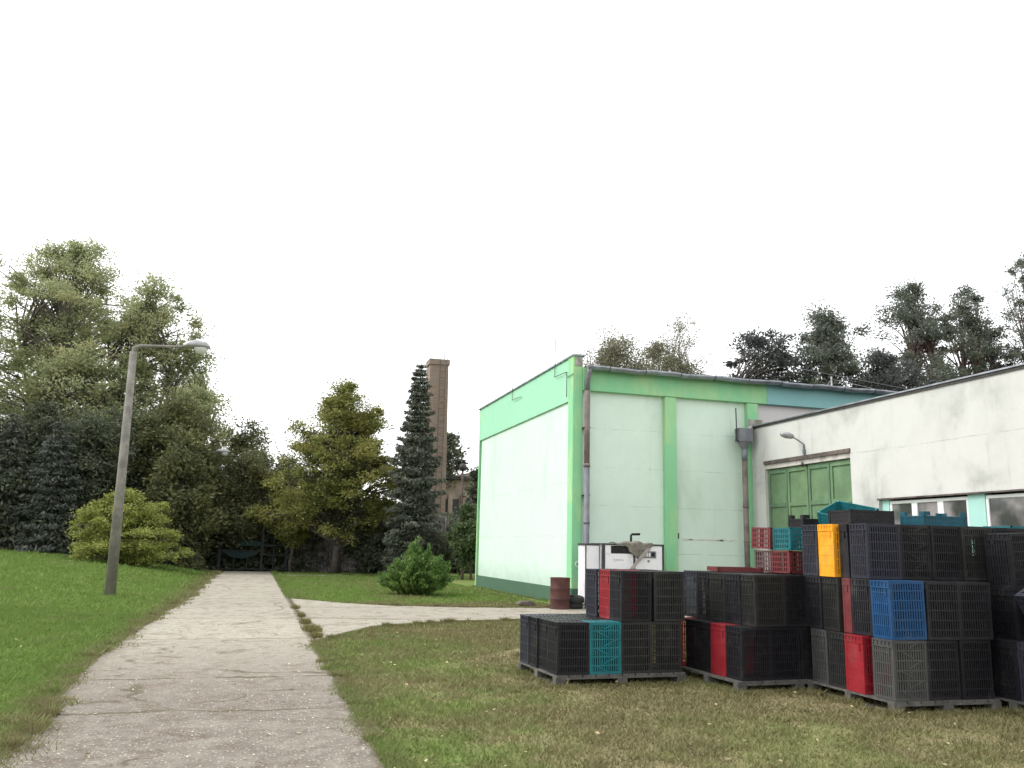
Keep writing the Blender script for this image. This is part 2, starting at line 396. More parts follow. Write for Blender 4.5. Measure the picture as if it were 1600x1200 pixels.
def build_setting():
    xs = np.concatenate([[-600, -300, -150, -90], np.arange(-60, -12, 2), np.arange(-12, 16, .5), np.arange(16, 62, 3), [90, 150, 300, 600]])
    ys = np.concatenate([[-300, -100, -40, -15, -5], np.arange(0, 52, .5), np.arange(52, 100, 4), [130, 200, 400, 900]])
    gx, gy = np.meshgrid(xs, ys); gz = hz(gx, gy)
    rng = np.random.default_rng(1)
    gz = gz + np.where((abs(gx) < 60) & ~on_road(gx, gy, -.6), rng.normal(0, .010, gx.shape), 0)
    gz = gz - np.where(on_road(gx, gy, -.3), .02, 0)
    v = np.stack([gx, gy, gz], -1).reshape(-1, 3); nx = len(xs)
    f = [(j * nx + i, j * nx + i + 1, (j + 1) * nx + i + 1, (j + 1) * nx + i) for j in range(len(ys) - 1) for i in range(nx - 1)]
    me = bpy.data.meshes.new('ground'); me.from_pydata(v.tolist(), [], f)
    me.polygons.foreach_set('use_smooth', [True] * len(f))
    tag(link('ground', me, M['soil']), kind='structure')
    # concrete path
    rnd = random.Random(5); mb = MB(); Y = np.arange(-3, 47.2, .12); last = None
    def nz(y, k): return .05 * math.sin(y * 2.3 + k) + .045 * math.sin(y * 7.3 + k) + .03 * math.sin(y * 17.1 + k * 2) + rnd.uniform(-.035, .035)
    for y in Y:
        n = len(mb.v); a = float(LE(y)) + nz(y, 0); c = RE + (nz(y, 2) if (y < 14.3 or y > 25.5) else 0)
        mb.v += [(a, y, -.05), (a, y, .022), (c, y, .022), (c, y, -.05)]
        if last is not None:
            for k in range(3): mb.face((last + k, last + k + 1, n + k + 1, n + k))
        last = n
    mb.f = [tuple(reversed(q)) for q in mb.f]
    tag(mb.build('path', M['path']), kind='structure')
    mb = MB(); last = None
    for x in np.arange(1.07, 14.1, .12):
        n = len(mb.v); lo = float(np.interp(x, *BL)) + nz(x, 1); hi = float(np.interp(x, *BU)) + nz(x, 3)
        if x > 8.6: hi = 22.84
        mb.v += [(x, lo, -.05), (x, lo, .018), (x, hi, .018), (x, hi, -.05)]
        if last is not None:
            for k in range(3): mb.face((last + k, n + k, n + k + 1, last + k + 1))
        last = n
    mb.f = [tuple(reversed(q)) for q in mb.f]
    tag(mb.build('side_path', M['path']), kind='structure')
    mb = MB(); mb.box(1.15, 4.6, 41.8, 43.4, -.05, .03)
    tag(mb.build('cross_path', M['path']), kind='structure')

def grass():
    rng = np.random.default_rng(3)
    P = []
    def samp(n, x0, x1, y0, y1):
        x = rng.uniform(x0, x1, n); y = y0 + (y1 - y0) * rng.random(n) ** 1.5
        k = ~on_road(x, y, .05 + rng.random(n) * .06)
        k &= ~((x > 8.0) & (y > 21.9)) & (x < 14.05)
        P.append(np.stack([x[k], y[k]], 1))
    samp(130000, -9, -1.4, 5, 20); samp(90000, -16, -1.4, 18, 46)
    samp(150000, 1, 9, 4.5, 18.6); samp(70000, 8.5, 14.05, 3, 18.6); samp(50000, 1, 8.3, 21.9, 46)
    # ragged fringes along the path
    n = 22000; y = 4 + 42 * rng.random(n) ** 1.8; P.append(np.stack([LE(y) + rng.normal(-.03, .05, n), y], 1))
    n = 9000; y = 4 + 42 * rng.random(n) ** 1.6; m2 = .5 + .5 * np.sin(y * 2.9 + np.sin(y * 1.3) * 2); P.append(np.stack([LE(y) + .02 + np.abs(rng.normal(0, .13, n)) * m2, y], 1))
    n = 5000; y = 4 + 10.4 * rng.random(n); m2 = .5 + .5 * np.sin(y * 3.3 + 1); P.append(np.stack([RE - .02 - np.abs(rng.normal(0, .09, n)) * m2, y], 1))
    n = 12000; y = 4 + 10.4 * rng.random(n); P.append(np.stack([RE + rng.normal(.04, .045, n), y], 1))
    n = 9000; y = 25.4 + 21 * rng.random(n); P.append(np.stack([RE + rng.normal(.04, .045, n), y], 1))
    n = 16000; x = 1.05 + 7 * rng.random(n); P.append(np.stack([x, np.interp(x, *BL) + rng.normal(-.04, .05, n)], 1))
    n = 5000; x = 1.05 + 7 * rng.random(n); P.append(np.stack([x, np.interp(x, *BU) + rng.normal(.04, .07, n)], 1))
    base_n = sum(len(q) for q in P)
    for (ax, ay, bx, by) in ((3.4, 11.0, 3.38, 9.66), (3.38, 9.66, 5.1, 9.73), (5.36, 10.3, 5.3, 8.95), (5.3, 8.95, 6.2, 9.0), (6.2, 9.05, 6.18, 7.52), (6.18, 7.52, 7.55, 7.5), (7.56, 7.7, 7.56, 7.02), (7.56, 7.02, 8.7, 7.04), (8.4, 22.7, 8.3, 33.5)):
        k = 900; t = rng.random(k); P.append(np.stack([ax + (bx - ax) * t + rng.normal(-.03, .05, k), ay + (by - ay) * t + rng.normal(-.04, .05, k)], 1))
    xy = np.concatenate(P); x, y = xy.T; n = len(x)
    d = np.hypot(x, y)
    clump = (np.sin(x * 3.1 + 2 * np.sin(y * 1.7)) * np.sin(y * 2.7 + 2 * np.sin(x * 2.3)) + 1) / 2
    big = (np.sin(x * 5.3 + 3 * np.sin(y * 2.9)) * np.sin(y * 4.7 + 3 * np.sin(x * 3.7)) > .78) * rng.uniform(.3, 1.5, n)
    h = (.020 + .022 * rng.random(n) + .016 * clump + .035 * big) * np.where(x < 0, 1.15, .85) * (1 + d / 45)
    h[base_n:] *= rng.uniform(.7, 1.25, n - base_n)
    w = .0035 + .00065 * d
    a = rng.uniform(0, 2 * np.pi, n); lean = rng.normal(0, .7, (n, 2)) * h[:, None]
    z = hz(x, y) - .004
    c = np.stack([x, y, z], 1); side = np.stack([np.cos(a) * w, np.sin(a) * w, np.zeros(n)], 1)
    tip = c + np.stack([lean[:, 0], lean[:, 1], h], 1)
    v = np.stack([c - side, c + side, tip], 1).reshape(-1, 3)
    me = trimesh('grass', v, n, 3)
    tag(link('grass', me, M['grass']), kind='stuff')

def trimesh(name, v, nf, k):
    me = bpy.data.meshes.new(name)
    me.vertices.add(len(v)); me.vertices.foreach_set('co', np.asarray(v, np.float32).ravel())
    me.loops.add(nf * k); me.loops.foreach_set('vertex_index', np.arange(nf * k, dtype=np.int32))
    me.polygons.add(nf); me.polygons.foreach_set('loop_start', np.arange(0, nf * k, k, dtype=np.int32))
    me.update(calc_edges=True); return me

def litter():
    rng = np.random.default_rng(8)
    m, nt, b = newmat('litter'); g = N(nt, 'ShaderNodeNewGeometry')
    c_ = mixc(nt, g.outputs['Random Per Island'], (.16, .13, .09), (.66, .60, .47)); nt.links.new(c_, b.inputs['Base Color']); b.inputs['Roughness'].default_value = .8
    n = 3600; y = 5 + 13 * rng.random(n) ** 1.25; x = LE(y) + (RE - LE(y)) * rng.random(n)
    keep = (np.sin(x * 2.2 + y * .8) + np.sin(y * 1.9 - x) + rng.normal(0, 1.1, n)) > -.6; x, y = x[keep], y[keep]; n = len(x)
    s = rng.uniform(.003, .0095, n) * (1 + y / 25); a = rng.uniform(0, 2 * np.pi, n); c, sn = np.cos(a) * s, np.sin(a) * s
    z = np.full(n, .026); t = rng.uniform(0, .007, n)
    q = rng.uniform(.45, 1, n)
    v = np.stack([np.stack([x + c, y + sn, z], 1), np.stack([x - sn * q, y + c * q, z + t], 1), np.stack([x - c, y - sn, z + t * .5], 1), np.stack([x + sn * q, y - c * q, z], 1)], 1).reshape(-1, 3)
    tag(link('gravel_chips', trimesh('gravel_chips', v, n, 4), m), kind='stuff')
    # fallen leaves on lawn
    n = 620; x = np.concatenate([rng.uniform(-8, 1.1, n // 2), rng.uniform(1.1, 8, n - n // 2)]); y = 5 + 16 * rng.random(n) ** 1.3
    s = rng.uniform(.010, .028, n); a = rng.uniform(0, 2 * np.pi, n); c, sn = np.cos(a) * s, np.sin(a) * s; z = hz(x, y) + np.where(on_road(x, y), .032, .045); t = rng.uniform(-.01, .02, n)
    v = np.stack([np.stack([x + c, y + sn, z], 1), np.stack([x - sn * .6, y + c * .6, z + t], 1), np.stack([x - c, y - sn, z + t * .5], 1), np.stack([x + sn * .6, y - c * .6, z], 1)], 1).reshape(-1, 3)
    m2, nt, b = newmat('fallen_leaf'); g = N(nt, 'ShaderNodeNewGeometry')
    c_ = mixc(nt, g.outputs['Random Per Island'], (.10, .065, .03), (.50, .40, .20)); nt.links.new(c_, b.inputs['Base Color'])
    tag(link('fallen_leaves', trimesh('fallen_leaves', v, n, 4), m2), kind='stuff')
    # weed tufts in the joint
    for i, (x0, y0, k, r) in enumerate(((1.1, 16.2, 700, .16), (1.08, 17.6, 260, .1), (1.07, 19.2, 200, .08), (1.1, 15.1, 250, .1), (1.06, 21.5, 160, .09))):
        x = rng.normal(x0, r * .45, k).clip(x0 - r, x0 + r); y = rng.normal(y0, r * 1.1, k).clip(y0 - 1.6 * r, y0 + 1.6 * r); h = rng.uniform(.04, .13, k); a = rng.uniform(0, 6.28, k)
        side = np.stack([np.cos(a) * .009, np.sin(a) * .009, np.zeros(k)], 1); c = np.stack([x, y, np.full(k, .01)], 1)
        tip = c + np.stack([rng.normal(0, .04, k), rng.normal(0, .04, k), h], 1)
        o = link('weed_tuft', trimesh('weed_tuft', np.stack([c - side, c + side, tip], 1).reshape(-1, 3), k, 3), M['weed'])
        tag(o, ['largest tuft of dry weed growing in the crack along the path edge', 'small weed tuft in the path joint just beyond the largest tuft',
                'thin weed tuft in the path joint halfway along the side road', 'weed tuft at the near corner where lawn meets the side road',
                'farthest weed tuft in the joint between path and side road'][i], 'weed', 'weeds in the path joint')
M['weed'] = leafmat('weed', (.11, .13, .04), (.26, .20, .09))

build_setting(); grass(); litter()

# ------------------------------------------------------------------ warehouse hall
XL, YN, YF, HT = 8.44, 22.85, 33.6, 7.02
def warehouse():
    R = empty('warehouse', (XL, YN, 0), 0, 'tall mint-white warehouse hall with bright green pillars and green fascia band', 'building')
    def B(mb, name, mat, par=R, bev=0):
        mb.v = [(x - XL, y - YN, z) for x, y, z in mb.v]
        return mb.build(name, mat, par, bev)
    XE = 40
    mb = MB(); mb.box(XL + .06, XL + .3, YN + .35, YF - .12, .42, 5.75); B(mb, 'side_wall', M['wall_left'])
    mb = MB(); mb.box(XL + .27, 14.35, YN + .06, YN + .3, .0, 6.1); B(mb, 'front_wall', M['wall_mint'])
    mb = MB(); mb.box(14.353, XE, YN + .06, YN + .3, 4.6, 6.1); B(mb, 'front_wall', M['wall_pink'])
    mb = MB(); mb.box(XL + .3, XE, YF - .3, YF - .02, 0, 6.6); mb.box(XE - .3, XE - .003, YN + .3, YF - .3, 0, 6.6); B(mb, 'rear_wall', M['wall_left'])
    mb = MB(); mb.box(XL, XL + .3, YN + .36, YF, 5.72, HT - .03); B(mb, 'parapet_band', M['band_green'], bev=.01)
    mb = MB(); mb.box(XL + .02, XL + .30, YN + .35, YF, 0, .44); B(mb, 'plinth', M['plinth'])
    # corner column + pillars
    mb = MB(); mb.box(XL - .02, XL + .27, YN - .06, YN + .345, .46, HT - .03); B(mb, 'pillar', M['pillar_green'], bev=.01)
    mb = MB(); mb.box(XL - .02, XL + .27, YN - .06, YN + .345, 0, .457); B(mb, 'pillar_base', M['plinth'])
    mb = MB(); mb.box(XL, XL + .28, YF + .003, YF + .12, 0, HT - .03); B(mb, 'pillar', M['pillar_green'])
    for x in (11.27, 14.0):
        mb = MB(); mb.box(x, x + .36, YN - .12, YN + .055, 0, 5.98); B(mb, 'pillar', M['pillar_green'], bev=.01)
    mb = MB(); mb.box(XL + .273, 14.7, YN - .1, YN + .3, 6.0, 6.66); B(mb, 'fascia_beam', M['pillar_green'], bev=.01)
    mb = MB(); mb.box(14.703, XE, YN - .1, YN + .3, 6.0, 6.66); B(mb, 'fascia_beam', M['band_blue'], bev=.01)
    # coping on parapet
    mb = MB(); mb.box(XL - .05, XL + .34, YN - .1, YF + .16, HT - .028, HT + .02); B(mb, 'coping', M['zinc'])
    mb = MB(); mb.box(XL + .04, XL + .262, YN - .075, YN - .063, 6.7, HT - .06); B(mb, 'parapet_end_patch', M['concrete_edge'])
    mb = MB(); mb.prism([(YN - .32, 6.70), (YF - .1, 7.0), (YF - .1, 6.95), (YN - .32, 6.655 + .01)], 'x', XL + .36, XE); B(mb, 'roof', M['roof_felt'])
    # gutter: half round along the eave, slightly sagging
    g = MB(); n = 9; last = None
    for i, x in enumerate(np.linspace(XL + .3, 26, 46)):
        b0 = len(g.v); sag = .015 * math.sin(i * 1.3) + .01 * math.sin(i * 2.9)
        for k in range(n):
            t = math.pi * k / (n - 1)
            for r in (.105,):
                g.v.append((x, YN - .36 + r * math.cos(t), 6.66 + sag - r * math.sin(t)))
        if last is not None:
            for k in range(n - 1): g.face((last + k, last + k + 1, b0 + k + 1, b0 + k), True)
        else: g.face(tuple(range(b0, b0 + n)))
        last = b0
    go = B(g, 'gutter', M['zinc']); sm = go.modifiers.new('s', 'SOLIDIFY'); sm.thickness = .012
    for x in np.arange(9.4, 25, 1.12):
        mb = MB(); mb.tube([(x, YN - .36 + .12 * math.cos(t), 6.66 - .12 * math.sin(t)) for t in np.linspace(-.2, math.pi + .2, 8)], .013, 5)
        mb.v = [(a - XL, b - YN, c) for a, b, c in mb.v]; mb.build('gutter_bracket', M['iron'], go)
    # downpipes
    px = XL + .36; py = YN - .2
    mb = MB(); mb.tube([(px, YN - .36, 6.60), (px, YN - .36, 6.45), (px, py, 6.25), (px, py, 5.98)], .075, 12); B(mb, 'downpipe_head', M['pipe_grey'])
    mb = MB(); mb.tube([(px, py, 5.975), (px, py, 3.9)], .08, 12); mb.tube([(px, py, 3.9), (px, py, 3.8)], .093, 12); B(mb, 'downpipe', M['pipe_brown'])
    mb = MB(); mb.tube([(px, py, 3.79), (px, py, .22), (px, py - .03, .12), (px + .02, py - .17, .04)], .082, 12)
    mb.tube([(px, py, 2.3), (px, py, 2.23)], .093, 12); mb.tube([(px, py, 1.0), (px, py, .95)], .093, 12); B(mb, 'downpipe', M['pipe_grey'])
    for z in (4.9, 3.0, 1.05):
        mb = MB(); mb.box(px - .1, px + .1, py - .02, YN + .05, z, z + .03); B(mb, 'pipe_clamp', M['iron'])
    # hopper and second downpipe in the inner corner
    hx, hy = 13.72, YN - .34
    mb = MB(); mb.box(hx - .22, hx + .22, hy - .16, hy + .16, 4.75, 5.16)
    mb.v += []; ho = B(mb, 'hopper', M['pipe_grey'], bev=.015)
    mb = MB(); mb.lathe([(.2, 4.75), (.085, 4.55)], (hx, hy, 0), 14); B(mb, 'hopper_funnel', M['pipe_grey'])
    mb = MB(); mb.tube([(hx, hy, 4.56), (hx, hy, 4.2)], .083, 12); B(mb, 'downpipe', M['pipe_grey'])
    mb = MB(); mb.tube([(hx + .3, hy + .1, 5.22), (hx + .22, hy, 5.2), (hx + .12, hy, 5.05)], .07, 10); B(mb, 'roof_outlet', M['lamp_alu'])
    mb = MB(); mb.tube([(hx, hy, 4.19), (hx, hy, .1)], .08, 12); mb.tube([(hx, hy, 2.9), (hx, hy, 2.83)], .09, 12); mb.tube([(hx, hy, 1.9), (hx, hy, 1.83)], .09, 12); B(mb, 'downpipe', M['pipe_brown'])
    mb = MB(); mb.tube([(hx - .28, hy - .05, 5.75), (hx - .27, hy - .05, 4.78)], .018, 6); mb.tube([(hx - .3, hy - .05, 4.8), (hx - .1, hy - .05, 4.74)], .03, 6); B(mb, 'conduit', M['iron'])
    # lightning rods on the parapet side with little brackets
    for y, h in ((24.29, 7.8), (28.86, 7.75)):
        mb = MB(); mb.tube([(XL - .06, y, 6.62), (XL - .05, y, h)], .011, 5); mb.tube([(XL - .06, y, 6.64), (XL - .06, y - .95, 6.6)], .010, 5)
        mb.tube([(XL - .06, y - .95, 6.6), (XL - .0, y - .95, 6.6)], .012, 5); B(mb, 'lightning_rod', M['iron'])
    mb = MB(); mb.tube([(XL - .06, YN + .49, 6.6), (XL - .06, YN + .37, 6.5), (XL - .06, YN + .37, 5.85)], .012, 5); mb.tube([(XL - .06, YN + .4, 6.42), (XL - .04, YN - .1, 6.45)], .01, 5)
    B(mb, 'earthing_cable', M['iron'])
    # junction box scar and paint blotches near the right bay
    mb = MB(); mb.box(11.68, 11.73, YN - .0, YN + .055, 1.9, 2.05); B(mb, 'socket_box', M['iron'])
    mb = MB(); rr = random.Random(2)
    for k in range(7):
        x = 11.9 + k * .27 + rr.uniform(-.1, .1); mb.prism([(x + rr.uniform(.05, .2) * math.cos(t) * (1.6 if k == 3 else 1), 1.88 + .03 * math.sin(t) * rr.uniform(.6, 1.2)) for t in np.linspace(0, 5.6, 8)], 'y', YN + .052, YN + .058)
    B(mb, 'bare_plaster_patch', M['wall_pink'])
    # roof mast with stay wires
    mb = MB(); mb.tube([(20.96, 28, 6.9), (20.96, 28, 8.3)], .03, 6); B(mb, 'roof_mast', M['lamp_alu'])
    mb = MB()
    for a, c in (((20.96, 28, 8.2), (19.1, 26.5, 6.95)), ((20.96, 28, 8.2), (23.6, 24.4, 6.7)), ((19.6, 28, 8.5), (27, 24, 6.6))): mb.tube([a, c], .009, 4)
    B(mb, 'stay_wire', M['pipe_grey'])
    # small white swirl mark on the pillar
    mb = MB(); mb.tube([(XL + .17 + .09 * math.cos(t) * (1 - t / 16), YN - .068, 1.12 + .1 * math.sin(t) * (1 - t / 16)) for t in np.linspace(0, 9, 24)], .012, 5)
    mb.tube([(XL + .2, YN - .068, 1.0), (XL + .24, YN - .068, .82)], .01, 5); B(mb, 'wire_coil', M['frame_white'])
    return R
warehouse()

# ------------------------------------------------------------------ annex
XA = 14.1
def annex():
    R = empty('annex_building', (XA, YN, 0), 0, 'low stained off-white annex with green double gate, joined to the hall', 'building')
    def B(mb, name, mat, par=R, bev=0):
        mb.v = [(x - XA, y - YN, z) for x, y, z in mb.v]
        return mb.build(name, mat, par, bev)
    H = 5.24; g0, g1, gh = 18.25, 22.05, 4.16; w0, w1, wz0, wz1 = 2.0, 17.3, 1.15, 2.87
    mb = MB(); T = XA + .3
    mb.box(XA, T, g1, YN - .13, 0, H); mb.box(XA, T, g0, g1, gh, H); mb.box(XA, T, w1, g0, 0, H)
    mb.box(XA, T, w0, w1, wz1, H); mb.box(XA, T, w0, w1, 0, wz0); mb.box(XA, T, -6, w0, 0, H)
    B(mb, 'wall', M['wall_annex'])
    mb = MB(); mb.box(XA + .303, 40, -6, -5.7, 0, H); mb.box(39.7, 40, -5.7, YN - .14, 0, H); B(mb, 'rear_wall', M['wall_annex'])
    mb = MB(); mb.box(XA - .06, XA + .36, -6.1, YN - .13, H + .002, H + .035); B(mb, 'roof_edge', M['zinc'])
    mb = MB(); mb.box(XA - .03, XA - .003, -6.1, YN - .13, H - .06, H); B(mb, 'drip_edge', M['iron'])
    mb = MB(); mb.box(XA + .37, 39.99, -6, YN - .14, H - .06, H + .01); B(mb, 'roof', M['roof_felt'])
    # concrete lump at hall pillar foot above the annex roof
    mb = MB(); mb.box(XA - .1, XA + .4, YN - .126, YN - .121, H + .04, H + .25); B(mb, 'flashing', M['concrete_edge'])
    # gate
    mb = MB(); mb.box(XA - .035, XA + .2, g0 - .02, g1 + .02, gh - .10, gh + .0); B(mb, 'lintel_edge', M['rusty'])
    mb = MB(); mb.box(XA + .02, XA + .12, g0, g1, 3.93, gh - .103); B(mb, 'lintel', M['lintel'])
    G = MB(); G.box(XA + .12, XA + .16, g0 + .02, g1 - .02, .05, 3.93)
    go = B(G, 'gate', M['door_green'])
    pw = (g1 - g0) / 4
    for i in range(4):
        a = g0 + i * pw; mb = MB()
        mb.box(XA + .085, XA + .118, a + .015, a + .10, .06, 3.9); mb.box(XA + .085, XA + .118, a + pw - .10, a + pw - .015, .06, 3.9)
        for z in (.06, 1.45, 2.83, 3.78): mb.box(XA + .082, XA + .118, a + .101, a + pw - .101, z, z + .11)
        mb.v = [(x - XA, y - YN, z) for x, y, z in mb.v]; mb.build('gate_frame', M['door_green2'] if i % 2 else M['door_green'], go, .006)
    mb = MB(); mb.tube([(XA + .06, 20.35, 3.9), (XA + .02, 20.25, 3.98), (XA + .06, 20.15, 3.88)], .03, 6); B(mb, 'gate_latch', M['iron'])
    # window strip
    for (a, c, panes) in ((14.7, 17.05, 3), (11.9, 14.25, 2), (9.3, 11.7, 3), (6.7, 9.1, 3), (2.3, 6.5, 4)):
        fr = MB(); x0, x1 = XA + .10, XA + .17; z0, z1 = wz0 + .08, wz1 - .07
        fr.box(x0, x1, a, c, z1 - .07, z1); fr.box(x0, x1, a, c, z0, z0 + .07)
        st = np.linspace(a, c, panes + 1); wd = .065
        for k, s in enumerate(st):
            q = wd if k in (0, panes) else .085
            fr.box(x0 - .002, x1 + .002, s - (0 if k == 0 else q), s + (0 if k == panes else q), z0 + .071, z1 - .071)
        fo = B(fr, 'window', M['frame_white'], bev=.006)
        for k in range(panes):
            mb = MB(); mb.box(XA + .13, XA + .14, st[k] + .06, st[k + 1] - .06, z0 + .06, z1 - .06)
            mb.v = [(x - XA, y - YN, z) for x, y, z in mb.v]; mb.build('pane', M['glass'], fo)
    ps = [(17.05, 17.299), (14.25, 14.7), (11.7, 11.9), (9.1, 9.3), (6.5, 6.7)]
    for a, c in ps:
        mb = MB(); mb.box(XA + .08, XA + .2, a + .002, c - .002, wz0, wz1 - .003); B(mb, 'window_pier', M['reveal_mint'])
    mb = MB(); mb.box(XA - .05, XA + .08, w0, w1, wz0 - .05, wz0 + .0); B(mb, 'window_sill', M['concrete_edge'])
    mb = MB(); mb.box(XA - .012, XA + .05, w0, w1 + .05, wz1 - .035, wz1 - .004); B(mb, 'window_head', M['rusty'])
    # room behind the panes
    # wall lamp on a bracket
    y = 20.1
    mb = MB(); mb.tube([(XA - .03, y, 4.2), (XA - .03, y, 4.45), (XA - .14, y + .05, 4.55), (XA - .3, y + .12, 4.66)], .02, 6)
    mb.box(XA - .05, XA, y - .04, y + .04, 4.18, 4.32); B(mb, 'lamp_bracket', M['pipe_grey'])
    mb = MB(); rt = Matrix.Rotation(rad(22), 3, 'Y')
    mb.lathe([(.02, -.12), (.11, -.1), (.145, 0), (.11, .1), (.02, .14)], (0, 0, 0), 12)
    mb.v = [tuple(rt @ Vector((x * .62, y_ * .8, z * 1.6))) for x, y_, z in mb.v]
    q = Matrix.Rotation(rad(78), 3, 'Y')
    mb.v = [tuple(q @ Vector(v) + Vector((XA - .42, y + .18, 4.70))) for v in mb.v]
    B(mb, 'lamp_head', M['lamp_alu'])
annex()

# ------------------------------------------------------------------ crates
CW, CD, CL = .405, .315, .590
def crate_mesh(kind, CD=CD):
    """slatted harvest crate standing on its end: W along x, D along y, L along z, open side at the back"""
    mb = MB(); w, d, L = CW / 2 - .004, CD / 2 - .004, CL - .006; t = .006
    rnd = random.Random(kind)
    solid = kind in ('solid', 'slim')
    for sx in (-1, 1):
        x0, x1 = sorted((sx * w, sx * (w - t)))
        xo0, xo1 = sorted((sx * (w + .003), sx * (w - .010)))
        # corner edge bars
        mb.box(xo0, xo1, -d, -d + .022, 0, L); mb.box(xo0, xo1, d - .026, d, 0, L)
        ns = max(4, int(2 * d / .036))
        if solid: mb.box(x0, x1, -d + .0225, d - .0265, .03, L - .075)
        else:
            for k in range(ns):
                y = -d + .022 + (2 * d - .048) * (k + .5) / ns; mb.box(x0, x1, y - .0105, y + .0105, .03, L - .075)
        for z in (.0, .125, .235, .345, .455):
            mb.box(xo0, xo1, -d + .0225, d - .0265, z, z + (.030 if z == 0 else .013))
        b0, b1 = sorted((sx * (w + .009), sx * (w - .014)))
        mb.box(b0, b1, -d - .001, d + .001, L - .075, L - .06); mb.box(b0, b1, -d - .001, d + .001, L - .016, L)
        for k in range(6):
            y = -d + .012 + (2 * d - .024) * k / 5; mb.box(b0 + .001, b1 - .001, y - .010, y + .010, L - .06, L - .016)
        mb.box(x0, x1, -d + .01, d - .01, L - .0745, L - .002)
        mb.box(sx * w - .012, sx * w + .006 * sx + .006, -d + .05, -d + .07, L - .15, L - .08)
    # front grid (crate bottom)
    mb.box(-w + .010, w - .010, -d - .001, -d + .010, 0, .028); mb.box(-w + .010, w - .010, -d - .001, -d + .010, L - .03, L)
    mb.box(-w - .001, -w + .024, -d - .002, -d + .008, 0, L); mb.box(w - .024, w + .001, -d - .002, -d + .008, 0, L)
    for k in range(5):
        z = L * (k + 1) / 6; mb.box(-w + .024, w - .024, -d - .0015, -d + .008, z - .007, z + .007)
    for k in range(12):
        x = -w + .024 + (2 * w - .048) * (k + .5) / 12; mb.box(x - .0080, x + .0080, -d, -d + .006, .028, L - .03)
    if kind == 'brace':
        for k in range(6):
            z = L * k / 6 + .01; a = -w + .03 if k % 2 else w - .03
            ang = math.atan2(L / 6 - .02, (w - .03)) * (1 if k % 2 else -1)
            rt = Matrix.Rotation(-ang, 3, 'Y'); ln = (w - .03) * 1.1
            mb.box(-ln / 2, ln / 2, -d - .003, -d + .005, -.006, .006)
            for i in range(8):
                v = Vector(mb.v[-8 + i]); v = rt @ v; mb.v[-8 + i] = (v.x + (w * .35 if k % 2 else -w * .2), v.y, v.z + z + L / 12)
    # ends: top mostly slotted with raised rim, bottom slotted
    for z0, z1 in ((L - .01, L - .002), (.002, .010)):
        for k in range(7):
            x = -w + .012 + (2 * w - .024) * (k + .5) / 7; mb.box(x - .016, x + .016, -d + .01, d - .01, z0, z1)
        mb.box(-w + .01, w - .01, -d + .01, -d + .035, z0 + .001, z1 + .002); mb.box(-w + .01, w - .01, d - .035, d - .002, z0 + .001, z1 + .002)
        mb.box(-w + .01, w - .01, -.02, .02, z0 + .0005, z1 + .001)
    # back: an open crate with a rim
    mb.box(-w + .010, w - .010, d - .016, d + .004, L - .03, L - .001); mb.box(-w + .01, w - .01, d - .016, d + .004, .001, .03)
    mb.box(-w - .004, -w + .02, d - .014, d + .005, .002, L - .002); mb.box(w - .02, w + .004, d - .014, d + .005, .002, L - .002)
    return mb.mesh('crate_' + kind)

def lying_mesh(kind, W=.42, L=.60, H=.30, corner=0.):
    """crate lying on its bottom, open on top: W along x, L along y, H up"""
    mb = MB(); w, l = W / 2 - .003, L / 2 - .003; t = .007
    nr = max(2, round(H / .062))
    for ax, half, other in (('x', w, l), ('y', l, w)):
        for s in (-1, 1):
            def bx(a0, a1, u0, u1, z0, z1):
                p0, p1 = sorted((s * a0, s * a1))
                if ax == 'x': mb.box(p0, p1, u0, u1, z0, z1)
                else: mb.box(u0, u1, p0, p1, z0, z1)
            cut = 0 if ax == 'x' else .0105
            for k in range(nr + 1):
                z = (H - .02) * k / nr; bx(half + (.004 if k in (0, nr) else .001), half - t, -other + cut, other - cut, z, z + (.022 if k in (0, nr) else .016))
            m_ = int(other * 2 / .042)
            for k in range(m_ + 1):
                u = -other + .012 + (2 * other - .024) * k / m_; bx(half - .001, half - t + .001, u - (.011 if H > .2 else .018), u + (.011 if H > .2 else .018), .016, H - .016)
    for s in (-1, 1):
        for q in (-1, 1):
            x0, x1 = sorted((s * (w + .004), s * (w - .03))); y0, y1 = sorted((q * (l + .004), q * (l - .03)))
            mb.box(x0, x1, y0, y1, -.001, H + .004)
            if corner:
                x0, x1 = sorted((s * (w + .002), s * (w - .012))); y0, y1 = sorted((q * (l + .002), q * (l - .09))); mb.box(x0, x1, y0, y1, H + .0045, H + corner)
                x0, x1 = sorted((s * (w - .0125), s * (w - .08))); y0, y1 = sorted((q * (l + .002), q * (l - .012))); mb.box(x0, x1, y0, y1, H + .0045, H + corner)
    for k in range(9):
        x = -w + .02 + (2 * w - .04) * k / 8; mb.box(x - .014, x + .014, -l + .008, l - .008, .002, .009)
    for k in range(11):
        y = -l + .02 + (2 * l - .04) * k / 10; mb.box(-w + .008, w - .008, y - .008, y + .008, .0095, .014)
    return mb.mesh('crate_lying_' + kind)

